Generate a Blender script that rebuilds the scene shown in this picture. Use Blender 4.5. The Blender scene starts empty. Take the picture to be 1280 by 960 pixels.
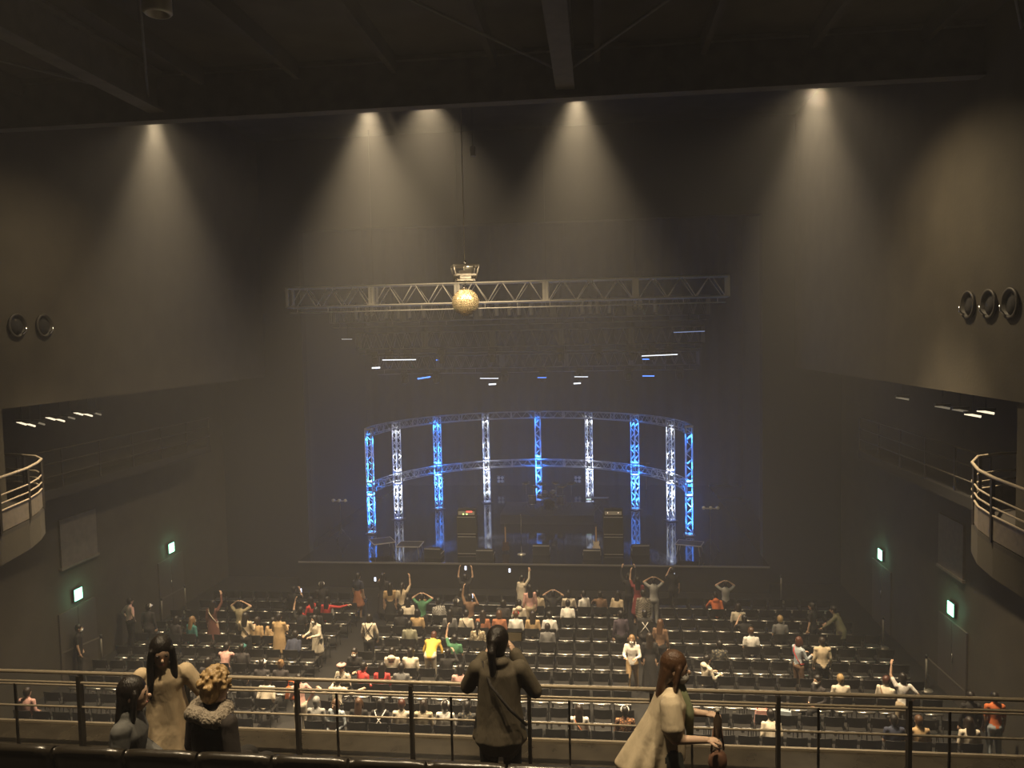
import bpy, bmesh, math, random
from mathutils import Vector, Matrix, Quaternion
random.seed(7)
SC = bpy.context.scene
COL = SC.collection
PI = math.pi

# ------------------------------------------------------------------ camera
EYE = Vector((0, 0, 9.7)); FPX = 961.0
_yaw, _pitch, _roll = math.radians(6.3), math.radians(-3.4), 0.021
FWD = Vector((-math.sin(_yaw)*math.cos(_pitch), math.cos(_yaw)*math.cos(_pitch), math.sin(_pitch)))
_r0 = Vector((math.cos(_yaw), math.sin(_yaw), 0)); _u0 = _r0.cross(FWD)
RGT = _r0*math.cos(_roll) - _u0*math.sin(_roll)
UPV = _u0*math.cos(_roll) + _r0*math.sin(_roll)
cd = bpy.data.cameras.new('camera'); cam = bpy.data.objects.new('camera', cd); COL.objects.link(cam)
cd.sensor_width = 36; cd.lens = FPX/1280*36; cd.clip_start = .05; cd.clip_end = 200
_m = Matrix((RGT, UPV, -FWD)).transposed().to_4x4(); _m.translation = EYE
cam.matrix_world = _m
SC.camera = cam

def at(px, py, X=None, Y=None, Z=None):
    "world point seen at a photograph pixel, on the plane X=, Y= or Z="
    d = FWD + RGT*((px-640)/FPX) - UPV*((py-480)/FPX)
    t = (X-EYE.x)/d.x if X is not None else (Y-EYE.y)/d.y if Y is not None else (Z-EYE.z)/d.z
    return EYE + d*t

# ------------------------------------------------------------------ world, exposure, render quality
w = bpy.data.worlds.new('world'); SC.world = w; w.use_nodes = True
w.node_tree.nodes['Background'].inputs[0].default_value = (.01, .009, .008, 1)
w.node_tree.nodes['Background'].inputs[1].default_value = .0
vs = SC.view_settings
vs.view_transform = 'Standard'; vs.look = 'None'; vs.gamma = 1; vs.use_curve_mapping = False
vs.exposure = 0.0
cy = SC.cycles
cy.use_denoising = True
cy.max_bounces = 5; cy.diffuse_bounces = 2; cy.glossy_bounces = 3; cy.transmission_bounces = 3
cy.volume_bounces = 1; cy.transparent_max_bounces = 6
cy.sample_clamp_indirect = 3.0
cy.caustics_reflective = False; cy.caustics_refractive = False

WARM = (1.0, .775, .48)
HOUSE_W = 16500          # each house downlight over the stalls
HAZE = .0038

# ------------------------------------------------------------------ materials
MATS = {}
def mat(name, col, rough=.6, metal=0., noise=0., nscale=8., bump=0., bscale=40., spec=.5, emit=None, estr=0., coat=0., sheen=0.):
    if name in MATS: return MATS[name]
    m = bpy.data.materials.new(name); m.use_nodes = True; MATS[name] = m
    nt = m.node_tree; b = nt.nodes['Principled BSDF']
    b.inputs['Base Color'].default_value = (*col, 1); b.inputs['Roughness'].default_value = rough
    b.inputs['Metallic'].default_value = metal; b.inputs['Specular IOR Level'].default_value = spec
    if coat: b.inputs['Coat Weight'].default_value = coat
    if sheen: b.inputs['Sheen Weight'].default_value = sheen
    if emit: b.inputs['Emission Color'].default_value = (*emit, 1); b.inputs['Emission Strength'].default_value = estr
    if noise or bump:
        tc = nt.nodes.new('ShaderNodeTexCoord')
    if noise:
        n = nt.nodes.new('ShaderNodeTexNoise'); n.inputs['Scale'].default_value = nscale; n.inputs['Detail'].default_value = 4
        nt.links.new(tc.outputs['Object'], n.inputs['Vector'])
        r = nt.nodes.new('ShaderNodeValToRGB')
        r.color_ramp.elements[0].position = .3; r.color_ramp.elements[1].position = .7
        r.color_ramp.elements[0].color = (*[max(0, c*(1-noise)) for c in col], 1)
        r.color_ramp.elements[1].color = (*[min(1, c*(1+noise)) for c in col], 1)
        nt.links.new(n.outputs['Fac'], r.inputs['Fac']); nt.links.new(r.outputs['Color'], b.inputs['Base Color'])
    if bump:
        n2 = nt.nodes.new('ShaderNodeTexNoise'); n2.inputs['Scale'].default_value = bscale; n2.inputs['Detail'].default_value = 3
        nt.links.new(tc.outputs['Object'], n2.inputs['Vector'])
        bp = nt.nodes.new('ShaderNodeBump'); bp.inputs['Strength'].default_value = bump; bp.inputs['Distance'].default_value = .02
        nt.links.new(n2.outputs['Fac'], bp.inputs['Height']); nt.links.new(bp.outputs['Normal'], b.inputs['Normal'])
    return m

M_wall = mat('wall_paint', (.046, .039, .026), .85, noise=.18, nscale=1.2, bump=.15, bscale=14)
M_black = mat('black_wall', (.012, .011, .0105), .9)
M_drape = mat('black_drape', (.012, .011, .011), .95, noise=.3, nscale=2)
M_floor = mat('hall_floor', (.007, .006, .005), .65, noise=.25, nscale=2.5)
M_stage = mat('gloss_stage', (.006, .006, .007), .07, spec=.9)
M_stagefront = mat('stage_front', (.015, .013, .012), .8, noise=.2, nscale=3)
M_ceil = mat('ceiling_board', (.05, .042, .034), .9, noise=.35, nscale=.9)
M_beam = mat('ceiling_steel', (.10, .088, .07), .65, noise=.2, nscale=3)
M_balc = mat('balcony_carpet', (.03, .025, .02), .9, noise=.3, nscale=30)
M_ledge = mat('ledge_lacquer', (.06, .05, .036), .13, noise=.25, nscale=5, spec=.6)
M_rail = mat('rail_steel', (.46, .39, .29), .38, metal=.25)
M_post = mat('post_steel', (.05, .043, .034), .45, metal=.4)
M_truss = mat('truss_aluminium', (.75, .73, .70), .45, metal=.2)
M_trussdim = mat('dimmed_aluminium', (.24, .235, .23), .45, metal=.2)  # same aluminium darkened, dim light on rings and rear trusses put into the colour
M_darkmetal = mat('black_steel', (.03, .03, .03), .4, metal=.3)
M_blackpl = mat('black_plastic', (.02, .019, .018), .35)
M_blackcase = mat('black_tolex', (.011, .011, .012), .6, bump=.2, bscale=120)
M_grille = mat('speaker_cloth', (.016, .015, .014), .9, bump=.3, bscale=200)
M_chrome = mat('chrome', (.75, .74, .72), .18, metal=1)
M_brass = mat('cymbal_brass', (.55, .42, .18), .25, metal=1)
M_canister = mat('lamp_housing', (.58, .55, .48), .4, metal=.5)
M_greyplate = mat('grey_plate', (.35, .33, .30), .5)

# ------------------------------------------------------------------ mesh helper
class MB:
    def __init__(s): s.v = []; s.f = []; s.mi = []; s.sm = []
    def _add(s, vs, fs, mi=0, smooth=False):
        o = len(s.v); s.v += [tuple(p) for p in vs]
        for f in fs: s.f.append([i+o for i in f]); s.mi.append(mi); s.sm.append(smooth)
        return s
    def box(s, c, d, R=None, mi=0, taper=1.0):
        c = Vector(c); h = Vector(d)/2; P = []
        for z in (-1, 1):
            k = taper if z > 0 else 1
            for x, y in ((-1,-1),(1,-1),(1,1),(-1,1)):
                p = Vector((x*h.x*k, y*h.y*k, z*h.z)); P.append(c + (R @ p if R else p))
        return s._add(P, [(0,3,2,1),(4,5,6,7),(0,1,5,4),(1,2,6,5),(2,3,7,6),(3,0,4,7)], mi)
    def bx(s, x0, x1, y0, y1, z0, z1, mi=0):
        return s.box(((x0+x1)/2,(y0+y1)/2,(z0+z1)/2), (x1-x0,y1-y0,z1-z0), None, mi)
    def tube(s, pts, r, n=8, mi=0, smooth=True, cap=True):
        pts = [Vector(p) for p in pts]
        if not isinstance(r, (list, tuple)): r = [r]*len(pts)
        P = []; F = []; prev = None
        for i, p in enumerate(pts):
            t = (pts[min(i+1, len(pts)-1)] - pts[max(i-1, 0)]).normalized()
            if prev is None:
                a = Vector((0,0,1)) if abs(t.z) < .9 else Vector((1,0,0))
                u = t.cross(a).normalized()
            else:
                u = (prev - t*prev.dot(t)).normalized()
            prev = u; v = t.cross(u)
            for k in range(n):
                a = 2*PI*(k+.5)/n
                P.append(p + (u*math.cos(a) + v*math.sin(a))*r[i])
        for i in range(len(pts)-1):
            for k in range(n):
                F.append((i*n+k, i*n+(k+1)%n, (i+1)*n+(k+1)%n, (i+1)*n+k))
        if cap:
            F.append(tuple(reversed(range(n)))); F.append(tuple((len(pts)-1)*n+k for k in range(n)))
        return s._add(P, F, mi, smooth)
    def lathe(s, prof, c=(0,0,0), n=16, axis=None, mi=0, smooth=True):
        "prof: list of (radius, height); axis: direction of height"
        c = Vector(c); q = Vector((0,0,1)).rotation_difference(Vector(axis).normalized()) if axis else Quaternion()
        P = []; F = []
        for (r, h) in prof:
            for k in range(n):
                a = 2*PI*k/n; P.append(c + q @ Vector((r*math.cos(a), r*math.sin(a), h)))
        for i in range(len(prof)-1):
            for k in range(n):
                F.append((i*n+k, i*n+(k+1)%n, (i+1)*n+(k+1)%n, (i+1)*n+k))
        if prof[0][0] > 1e-6: F.append(tuple(reversed(range(n))))
        if prof[-1][0] > 1e-6: F.append(tuple((len(prof)-1)*n+k for k in range(n)))
        return s._add(P, F, mi, smooth)
    def ell(s, c, r, R=None, nu=14, nv=9, mi=0, smooth=True):
        c = Vector(c); r = Vector(r) if not isinstance(r, (int, float)) else Vector((r,r,r)); P = []; F = []
        top = c + (R @ Vector((0,0,r.z)) if R else Vector((0,0,r.z))); bot = c - (top-c)
        for j in range(1, nv):
            th = PI*j/nv
            for k in range(nu):
                a = 2*PI*k/nu; p = Vector((r.x*math.sin(th)*math.cos(a), r.y*math.sin(th)*math.sin(a), r.z*math.cos(th)))
                P.append(c + (R @ p if R else p))
        it = len(P); P += [top, bot]
        for j in range(nv-2):
            for k in range(nu):
                F.append((j*nu+k, (j+1)*nu+k, (j+1)*nu+(k+1)%nu, j*nu+(k+1)%nu))
        for k in range(nu):
            F.append((it, k, (k+1)%nu)); F.append((it+1, (nv-2)*nu+(k+1)%nu, (nv-2)*nu+k))
        return s._add(P, F, mi, smooth)
    def prism(s, outline, z0, z1, mi=0):
        n = len(outline); P = [(x,y,z0) for x,y in outline] + [(x,y,z1) for x,y in outline]
        F = [tuple(reversed(range(n))), tuple(range(n,2*n))] + [(i,(i+1)%n,n+(i+1)%n,n+i) for i in range(n)]
        return s._add(P, F, mi)
    def strip(s, rows, mi=0, smooth=True, thick=None):
        "rows: list of equal-length point lists, a quad grid"
        n = len(rows[0]); P = [p for r in rows for p in r]; F = []
        for i in range(len(rows)-1):
            for k in range(n-1): F.append((i*n+k, i*n+k+1, (i+1)*n+k+1, (i+1)*n+k))
        return s._add(P, F, mi, smooth)
    def mesh(s, name, mats=()):
        me = bpy.data.meshes.new(name); me.from_pydata(s.v, [], s.f)
        me.polygons.foreach_set('material_index', s.mi); me.polygons.foreach_set('use_smooth', s.sm)
        for m in (mats if isinstance(mats, (list, tuple)) else [mats]): me.materials.append(m)
        me.validate(); me.update(); return me
    def build(s, name, mats, parent=None, loc=None, rot=None):
        return link(name, s.mesh(name, mats), parent, loc, rot)

def link(name, me, parent=None, loc=None, rot=None):
    o = bpy.data.objects.new(name, me); COL.objects.link(o)
    if parent: o.parent = parent
    if loc is not None: o.location = loc
    if rot is not None: o.rotation_euler = rot
    return o
def tag(o, label=None, cat=None, group=None, kind=None):
    if label: o['label'] = label
    if cat: o['category'] = cat
    if group: o['group'] = group
    if kind: o['kind'] = kind
    return o
def empty(name, loc=(0,0,0), rz=0., label=None, cat=None, group=None):
    o = bpy.data.objects.new(name, None); COL.objects.link(o); o.location = loc; o.rotation_euler = (0,0,rz)
    o.empty_display_size = .1
    return tag(o, label, cat, group)
def struct(name, mb, m, label=None, parent=None):
    o = mb.build(name, m, parent)
    if parent is None: tag(o, label, None, None, 'structure')
    return o
def copy_tree(o, parent=None):
    c = o.copy(); COL.objects.link(c); c.parent = parent
    for ch in list(o.children): copy_tree(ch, c)
    return c
def spot(name, loc, target, power, angle, col=WARM, blend=.6, size=.12, parent=None):
    l = bpy.data.lights.new(name, 'SPOT'); l.energy = power; l.color = col; l.spot_size = math.radians(angle); l.spot_blend = blend
    l.shadow_soft_size = size
    o = bpy.data.objects.new(name, l); COL.objects.link(o); o.location = loc
    o.rotation_euler = (Vector(target)-Vector(loc)).to_track_quat('-Z', 'Y').to_euler()
    if parent: o.parent = parent
    return o
def bulb(name, loc, power, col, size=.05, parent=None):
    l = bpy.data.lights.new(name, 'POINT'); l.energy = power; l.color = col; l.shadow_soft_size = size
    o = bpy.data.objects.new(name, l); COL.objects.link(o); o.location = loc
    if parent: o.parent = parent
    o.visible_glossy = False
    return o
ORD = ['first','second','third','fourth','fifth','sixth','seventh','eighth','ninth','tenth','eleventh','twelfth','thirteenth','fourteenth']

# ------------------------------------------------------------------ house lights over the stalls (behind the transverse beam)
M_lens = mat('lamp_lens', (.9,.85,.7), .3, emit=(1,.86,.6), estr=14)
M_lensoff = mat('lamp_lens_off', (.30,.27,.2), .25)
def downlight(loc, label, power, angle=74, lit=True, group='house downlights', ceil=16.0, aim=(0,0,-1), fill=0.):
    e = empty('ceiling_downlight', loc, 0, label, 'downlight', group)
    b = MB(); b.lathe([(.10,.42),(.155,.40),(.16,.02),(.14,0),(.125,0),(.12,.14),(0.0,.14)], n=20); b.build('housing', M_canister, e)
    b = MB(); b.lathe([(0,.10),(.118,.10),(.118,.12)], n=20); b.build('lens', M_lens if lit else M_lensoff, e)
    b = MB(); b.tube([(0,0,.4),(0,0,ceil-loc[2])], .02, 6); b.build('stem', M_darkmetal, e)
    if lit:
        a = Vector(aim)
        spot('downlight_lamp', Vector((0,0,-.02)), a, power, angle, WARM, 1.0, .14, e)
        if fill: spot('downlight_fill', Vector((0,0,-.03)), a, power*fill, 150, WARM, 1.0, .14, e)  # extra wide spot added to brighten the walls and haze
    return e
LX = [(-10.2,'above the left block of seats',1.0), (-5.05,'above the left aisle',1.15),
      (-.36,'above the mirror ball side of the centre seats',.95), (4.72,'above the right block of seats',1.0)]
for (x, t, k), sp in zip(LX, (.07,.03,.03,.12)):
    downlight((x, 17.3, 15.12), 'hanging downlight %s, just behind the transverse beam' % t, HOUSE_W*k, angle=58 if abs(x+2.7) > 6 else 72, fill=sp)
for (x, t, k) in [(-5.1,'over the left aisle',.7)]:
    downlight((x, 24.0, 17.42), 'hanging downlight in the row nearer the stage, %s' % t, HOUSE_W*k, angle=100, ceil=17.8)
# balcony downlights: the visible one is dark, the rest of its row hang above the frame
downlight(tuple(at(197, 18, Z=13.45)), 'unlit round can light hanging from the dark balcony ceiling', 0, lit=False, ceil=15.6, group='balcony can lights')
for i, x in enumerate((-4.4, -1.4, 1.6)):
    downlight((x, 4.6, 15.2), 'lit round can light over the balcony rail, %s from the left' % ORD[i], 2300, angle=66, ceil=15.6, group='balcony can lights')

# ------------------------------------------------------------------ the hall
XL, XR = -15.45, 9.2
struct('floor', MB().bx(XL, XR, 7.2, 46, -.2, 0), M_floor)
struct('wall_left', MB().bx(XL-.4, XL, -5, 30.6, 0, 18), M_wall)
struct('wall_right', MB().bx(XR, XR+.4, -5, 30.6, 0, 18), M_wall)
struct('wall_back', MB().bx(XL, XR, -5.4, -5, 0, 18), M_black)
# upper side walls overhang the side galleries
struct('wall_upper_left', MB().bx(XL, -13.5, 6, 30.2, 8.33, 18), M_wall)
struct('wall_upper_right', MB().bx(7.5, XR, 6, 30.2, 8.37, 18), M_wall)
# stage opening
struct('wall_front_left', MB().bx(XL, -11.9, 30.2, 30.7, 0, 18), M_black)
struct('wall_front_right', MB().bx(6.3, XR, 30.2, 30.7, 0, 18), M_black)
struct('wall_front_top', MB().bx(-11.9, 6.3, 30.2, 30.7, 14.2, 18), M_black)
b = MB()
rows = [[], []]
for i in range(121):
    x = -13.75 + 22.0*i/120; y = 44.8 + .12*math.sin(i*1.1)
    rows[0].append((x, y, 1.0)); rows[1].append((x, y, 16.75))
b.strip(rows)
bd = b.build('stage_backdrop', M_drape); tag(bd, 'black drape hanging across the back of the stage', 'drape')
for nm, x in (('left', -14.0), ('right', 8.5)):
    struct('wall_stage_'+nm, MB().bx(min(x, x+(.2 if x < 0 else -.2)), max(x, x+(.2 if x < 0 else -.2)), 30.7, 45.5, 0, 17), M_black)
STZ = 1.02
st = MB().bx(-11.9, 6.3, 29, 45, STZ-.06, STZ)
struct('floor_stage', st, M_stage)
b = MB().bx(-11.9, 6.3, 29.03, 29.2, 0, STZ-.06); struct('wall_stage_front', b, M_stagefront)
b = MB().bx(-11.9, 6.3, 28.97, 29.02, STZ-.055, STZ+.005); struct('trim_1', b, mat('stage_nosing', (.15,.14,.13), .5))
# ceiling
struct('ceiling', MB().bx(XL, XR, -5, 16.3, 15.6, 15.8), M_ceil)
struct('ceiling_hall', MB().bx(XL, XR, 16.3, 31, 17.8, 18), M_ceil)
struct('ceiling_stage', MB().bx(-14, 8.5, 31, 46, 16.8, 17), M_black)
struct('wall_bulkhead', MB().bx(XL, XR, 16.1, 16.3, 15.3, 17.8), M_black)
b = MB().bx(XL, XR, 15.95, 16.25, 14.55, 14.60).bx(XL, XR, 16.08, 16.12, 14.6, 15.6).bx(XL, XR, 15.95, 16.25, 15.5, 15.58)
struct('ceiling_edge_beam', b, M_beam)
for i, x in enumerate((-9.35, -.55, 8.05)):
    b = MB().bx(x-.19, x+.19, -5, 16.0, 14.72, 14.78).bx(x-.02, x+.02, -5, 16.0, 14.78, 15.5).bx(x-.19, x+.19, -5, 16.0, 15.5, 15.57)
    struct('ceiling_beam', b, M_beam)
for i in range(12):
    x = -14.6 + i*2.1
    if min(abs(x-c) for c in (-9.35,-.55,8.05)) < .5: continue
    struct('ceiling_joist', MB().bx(x-.06, x+.06, -5, 16.0, 15.25, 15.6), M_ceil)
for k, (p, q) in enumerate([((-9.3,15.6),(-5,8.2)), ((-5,8.2),(-.6,15.6)), ((-.5,15.6),(3.7,8.2)), ((3.7,8.2),(8,15.6)), ((-9.4,15.6),(-13.6,8.2)),
               ((-9.3,1.2),(-5,8.2)), ((-5,8.2),(-.6,1.2)), ((-.5,1.2),(3.7,8.2))]):
    struct('ceiling_brace', MB().tube([(p[0],p[1],14.95),(q[0],q[1],14.95)], .028, 6), M_beam)
struct('ceiling_bracket', MB().bx(7.75, 8.3, 15.6, 16.2, 14.28, 14.6), M_ceil)

# ------------------------------------------------------------------ balcony we stand on
for i, (y0, y1, z) in enumerate([(-1.2,.9,8.1),(.9,1.85,7.65),(1.85,2.8,7.15),(2.8,3.75,6.65),(3.75,5.35,6.15),(5.35,7.0,5.7)]):
    struct('floor_balcony_tier', MB().bx(-9, 6, y0, y1, z-1.5 if i < 5 else 5.0, z), M_balc)
b = MB().bx(-13, 7.2, 6.28, 6.92, 5.35, 5.97)
struct('trim_2', b, M_ledge)
struct('trim_3', MB().bx(-13, 7.2, 6.89, 6.92, 5.97, 5.99), M_rail)
rail = empty('balcony_railing', (0,6.4,5.97), 0, 'steel guard railing with five horizontal bars along the balcony front', 'railing')
RZ = [(6.715,.030,.022,0),(6.63,.016,.012,0),(6.575,.011,.009,.06),(6.40,.013,.010,0)]
b = MB().tube([(-12.9,0,RZ[0][0]-5.97+.008),(7.1,0,RZ[0][0]-5.97+.008)], .017, 12); b.build('handrail', M_rail, rail)
for z, ry, rz_, dy in RZ[1:]:
    b = MB().tube([(-12.9,dy,z-5.97),(7.1,dy,z-5.97)], rz_, 8); b.build('rail_bar', M_rail, rail)
pb = MB().box((0,0,.36),(.03,.06,.74)).box((0,0,.006),(.10,.10,.012)); pm = pb.mesh('post', M_post)
for i in range(18):
    x = -11.97 + 1.035*i + .0
    link('post', pm, rail, (x-.03, 0, 0))
# slim intermediate bars standing behind the posts
pm2 = MB().box((0,0,.31),(.018,.018,.60)).mesh('baluster', M_post)
for i in range(18):
    link('baluster', pm2, rail, (-11.97+1.035*i+.31, .06, 0))

# ------------------------------------------------------------------ side galleries
def gallery(name, xwall, pts, label, side):
    "pts: plan polyline of the free edge from near to the wall"
    e = empty(name, (0,0,0), 0, label, 'gallery')
    cl = [Vector((x,y,0)) for x,y in pts]
    poly = [(xwall, pts[0][1])] + pts
    MB().prism(poly if side > 0 else poly[::-1], 5.86, 5.95).build('deck', M_balc, e)
    for nm, z0, z1, m in (('fascia', 5.30, 5.86, M_wall), ('kick_panel', 5.97, 6.38, mat('gallery_panel', (.16,.135,.10), .5, noise=.2))):
        rows = [[(p.x,p.y,z0) for p in cl], [(p.x,p.y,z1) for p in cl], ]
        q = [(p + (Vector((xwall,p.y,0))-p).normalized()*.05) if abs(p.x-xwall) > .1 else p for p in cl]
        rows2 = rows + [[(p.x,p.y,z1) for p in q], [(p.x,p.y,z0) for p in q], rows[0]]
        MB().strip(rows2, smooth=False).build(nm, m, e)
    for z, r in ((7.08,.03),(6.72,.018),(6.55,.018),(6.40,.02)):
        MB().tube([(p.x,p.y,z) for p in cl], r, 8).build('rail', M_rail, e)
    L = 0; nxt = .25
    for a, c in zip(cl, cl[1:]):
        seg = (c-a).length
        while L+seg > nxt:
            p = a + (c-a)*((nxt-L)/seg)
            MB().box((p.x,p.y,6.5),(.06,.06,1.15)).build('post', M_post, e); nxt += 1.3
        L += seg
    return e
def arc(cx, cy, rx, ry, a0, a1, n):
    return [(cx+rx*math.cos(math.radians(a0+(a1-a0)*i/n)), cy+ry*math.sin(math.radians(a0+(a1-a0)*i/n))) for i in range(n+1)]
gallery('side_gallery', XL, [(-11.5,7.5),(-11.7,11),(-12.1,14.2),(-12.42,15.4),(-12.75,16.15),(-13.1,16.75),(-13.6,17.2),(-14.4,17.5),(XL,17.6)], 'curved gallery with barred rail projecting from the left side wall', 1)
gallery('side_gallery', XR, [(6.75,7.5),(6.8,9.5),(6.84,11.6),(6.86,13.2),(6.9,14.2),(7.02,15.0),(7.3,15.85),(7.75,16.6),(8.4,17.0),(XR,17.1)], 'curved gallery with barred rail projecting from the right side wall', -1)
# long narrow catwalk rails on the left wall beyond the gallery, and mirrored
def catwalk(x, y0, y1, s, label):
    e = empty('wall_catwalk', (x,y0,5.9), 0, label, 'catwalk')
    MB().bx(min(0,s*.9), max(0,s*.9), 0, y1-y0, -.25, 0).build('deck', M_black, e)
    for z in (.35,.7,1.05): MB().tube([(s*.86,0,z),(s*.86,y1-y0,z)], .022, 6).build('rail', M_post, e)
    n = int((y1-y0)/1.4)
    for i in range(n+1): MB().box((s*.86,(y1-y0)*i/n,.52),(.04,.04,1.05)).build('post', M_post, e)
catwalk(XL, 17.8, 27.5, 1, 'dim narrow catwalk with rails along the left wall past the gallery')
catwalk(XR, 17.3, 25.5, -1, 'dim narrow catwalk with rails along the right wall past the gallery')
# pillar under the right overhang, pillar under the left
struct('pillar', MB().bx(7.55, 8.0, 14.3, 14.75, 5.95, 8.37), M_wall)
struct('pillar', MB().bx(-13.95, -13.5, 15.6, 16.1, 5.95, 8.33), M_wall)

# round ports in the upper side walls
def port(x, p, s, label):
    e = empty('round_port', p, 0, label, 'port', 'round wall ports')
    MB().lathe([(.27,0),(.29,.06),(.235,.06),(.225,-.06),(0,-.06)], n=24, axis=(s,0,0)).build('collar', mat('port_metal',(.035,.03,.022),.6), e)
    MB().lathe([(0,.01),(.215,.005),(.215,-.03)], n=24, axis=(s,0,0)).build('bore', M_drape, e)
    MB().tube([(s*.08,.1,-.2),(s*.12,.16,-.12),(s*.12,.17,-.02)], .02, 6).build('nozzle', M_chrome, e)
for i, (px, py) in enumerate([(20,407),(54,407)]):
    p = at(px,py,X=-13.5); port(-13.5, p, 1, '%s of two round wall ports above the left gallery' % ('nearer' if i == 0 else 'farther'))
for i, (px, py) in enumerate([(1212,381),(1238,380),(1265,379)]):
    p = at(px,py,X=7.5); port(7.5, p, -1, '%s of three round wall ports above the right gallery' % ('farthest','middle','nearest')[i])
# flat acoustic panels on the lower walls
for X, (x0,y0,x1,y1), l in ((XL,(75,652,118,706),'left'), (XR,(1175,668,1207,728),'right')):
    p, q = at(x0,y1,X=X), at(x1,y0,X=X)
    ya, yb = sorted((p.y,q.y)); s = 1 if X < 0 else -1
    e = MB().bx(min(X,X+s*.06), max(X,X+s*.06), ya, yb, 3.35, 4.75).bx(min(X,X+s*.09),max(X,X+s*.09),ya-.05,yb+.05,3.28,3.35).build('acoustic_panel', mat('panel_felt',(.11,.095,.07),.8,noise=.15,nscale=6))
    tag(e, 'plain rectangular acoustic panel on the %s side wall under the gallery' % l, 'panel')

# exit signs: white running figure on green, lit
M_exit = mat('exit_green', (.1,.6,.35), .4, emit=(.30,1.0,.62), estr=4.2)
M_exitw = mat('exit_white', (.9,.95,.9), .4, emit=(.85,1,.92), estr=7.5)
def exit_sign(X, y, z, label):
    s = 1 if X < 0 else -1
    e = empty('exit_sign', (X+s*.02,y,z), 0, label, 'exit sign', 'green exit signs')
    MB().bx(min(0,s*.06),max(0,s*.06),-.18,.18,-.18,.18).build('housing', M_darkmetal, e)
    MB().bx(min(s*.06,s*.075),max(s*.06,s*.075),-.165,.165,-.165,.165).build('face', M_exit, e)
    b = MB(); x = s*.08
    def L(a, c, r): b.tube([(x,a[0]*s*.74,a[1]*.74),(x,c[0]*s*.74,c[1]*.74)], r*.74, 6)
    b.ell((x,.045*s,.105),(.015,.026,.026)); L((.05,.09),(-.02,-.01),.03); L((.05,.09),(.11,.03),.014); L((.03,.08),(-.06,.06),.014)
    L((-.02,-.01),(.05,-.07),.018); L((.05,-.07),(.02,-.15),.016); L((-.02,-.01),(-.08,-.08),.018); L((-.08,-.08),(-.14,-.08),.014)
    L((-.16,-.18),(.17,-.18),.012); L((.17,-.18),(.17,.17),.012)
    b.build('running_figure', M_exitw, e)
    bulb('sign_glow', (s*.22,0,0), 16, (.35,1,.65), .12, e)
for X, l in ((XL,'left'),(XR,'right')):
    exit_sign(X, 25.88, 2.4, 'green exit sign low on the %s wall, the one nearer the stage' % l)
    exit_sign(X, 20.84, 2.4, 'green exit sign low on the %s wall, the one farther from the stage' % l)
# doors under the signs
for i, (X, y) in enumerate(((XL,25.88),(XL,20.84),(XR,25.88),(XR,20.84))):
    s = 1 if X < 0 else -1
    d = struct('door_%d' % (i+1), MB().bx(min(X,X+s*.05),max(X,X+s*.05),y-.8,y-.01,0,2.05).bx(min(X,X+s*.05),max(X,X+s*.05),y+.01,y+.8,0,2.05), mat('door_dark',(.06,.05,.04),.7))
    MB().tube([(X+s*.09,y-.12,1.0),(X+s*.09,y-.12,1.25)],.015,6).build('door_handle', M_chrome, d)
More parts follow.
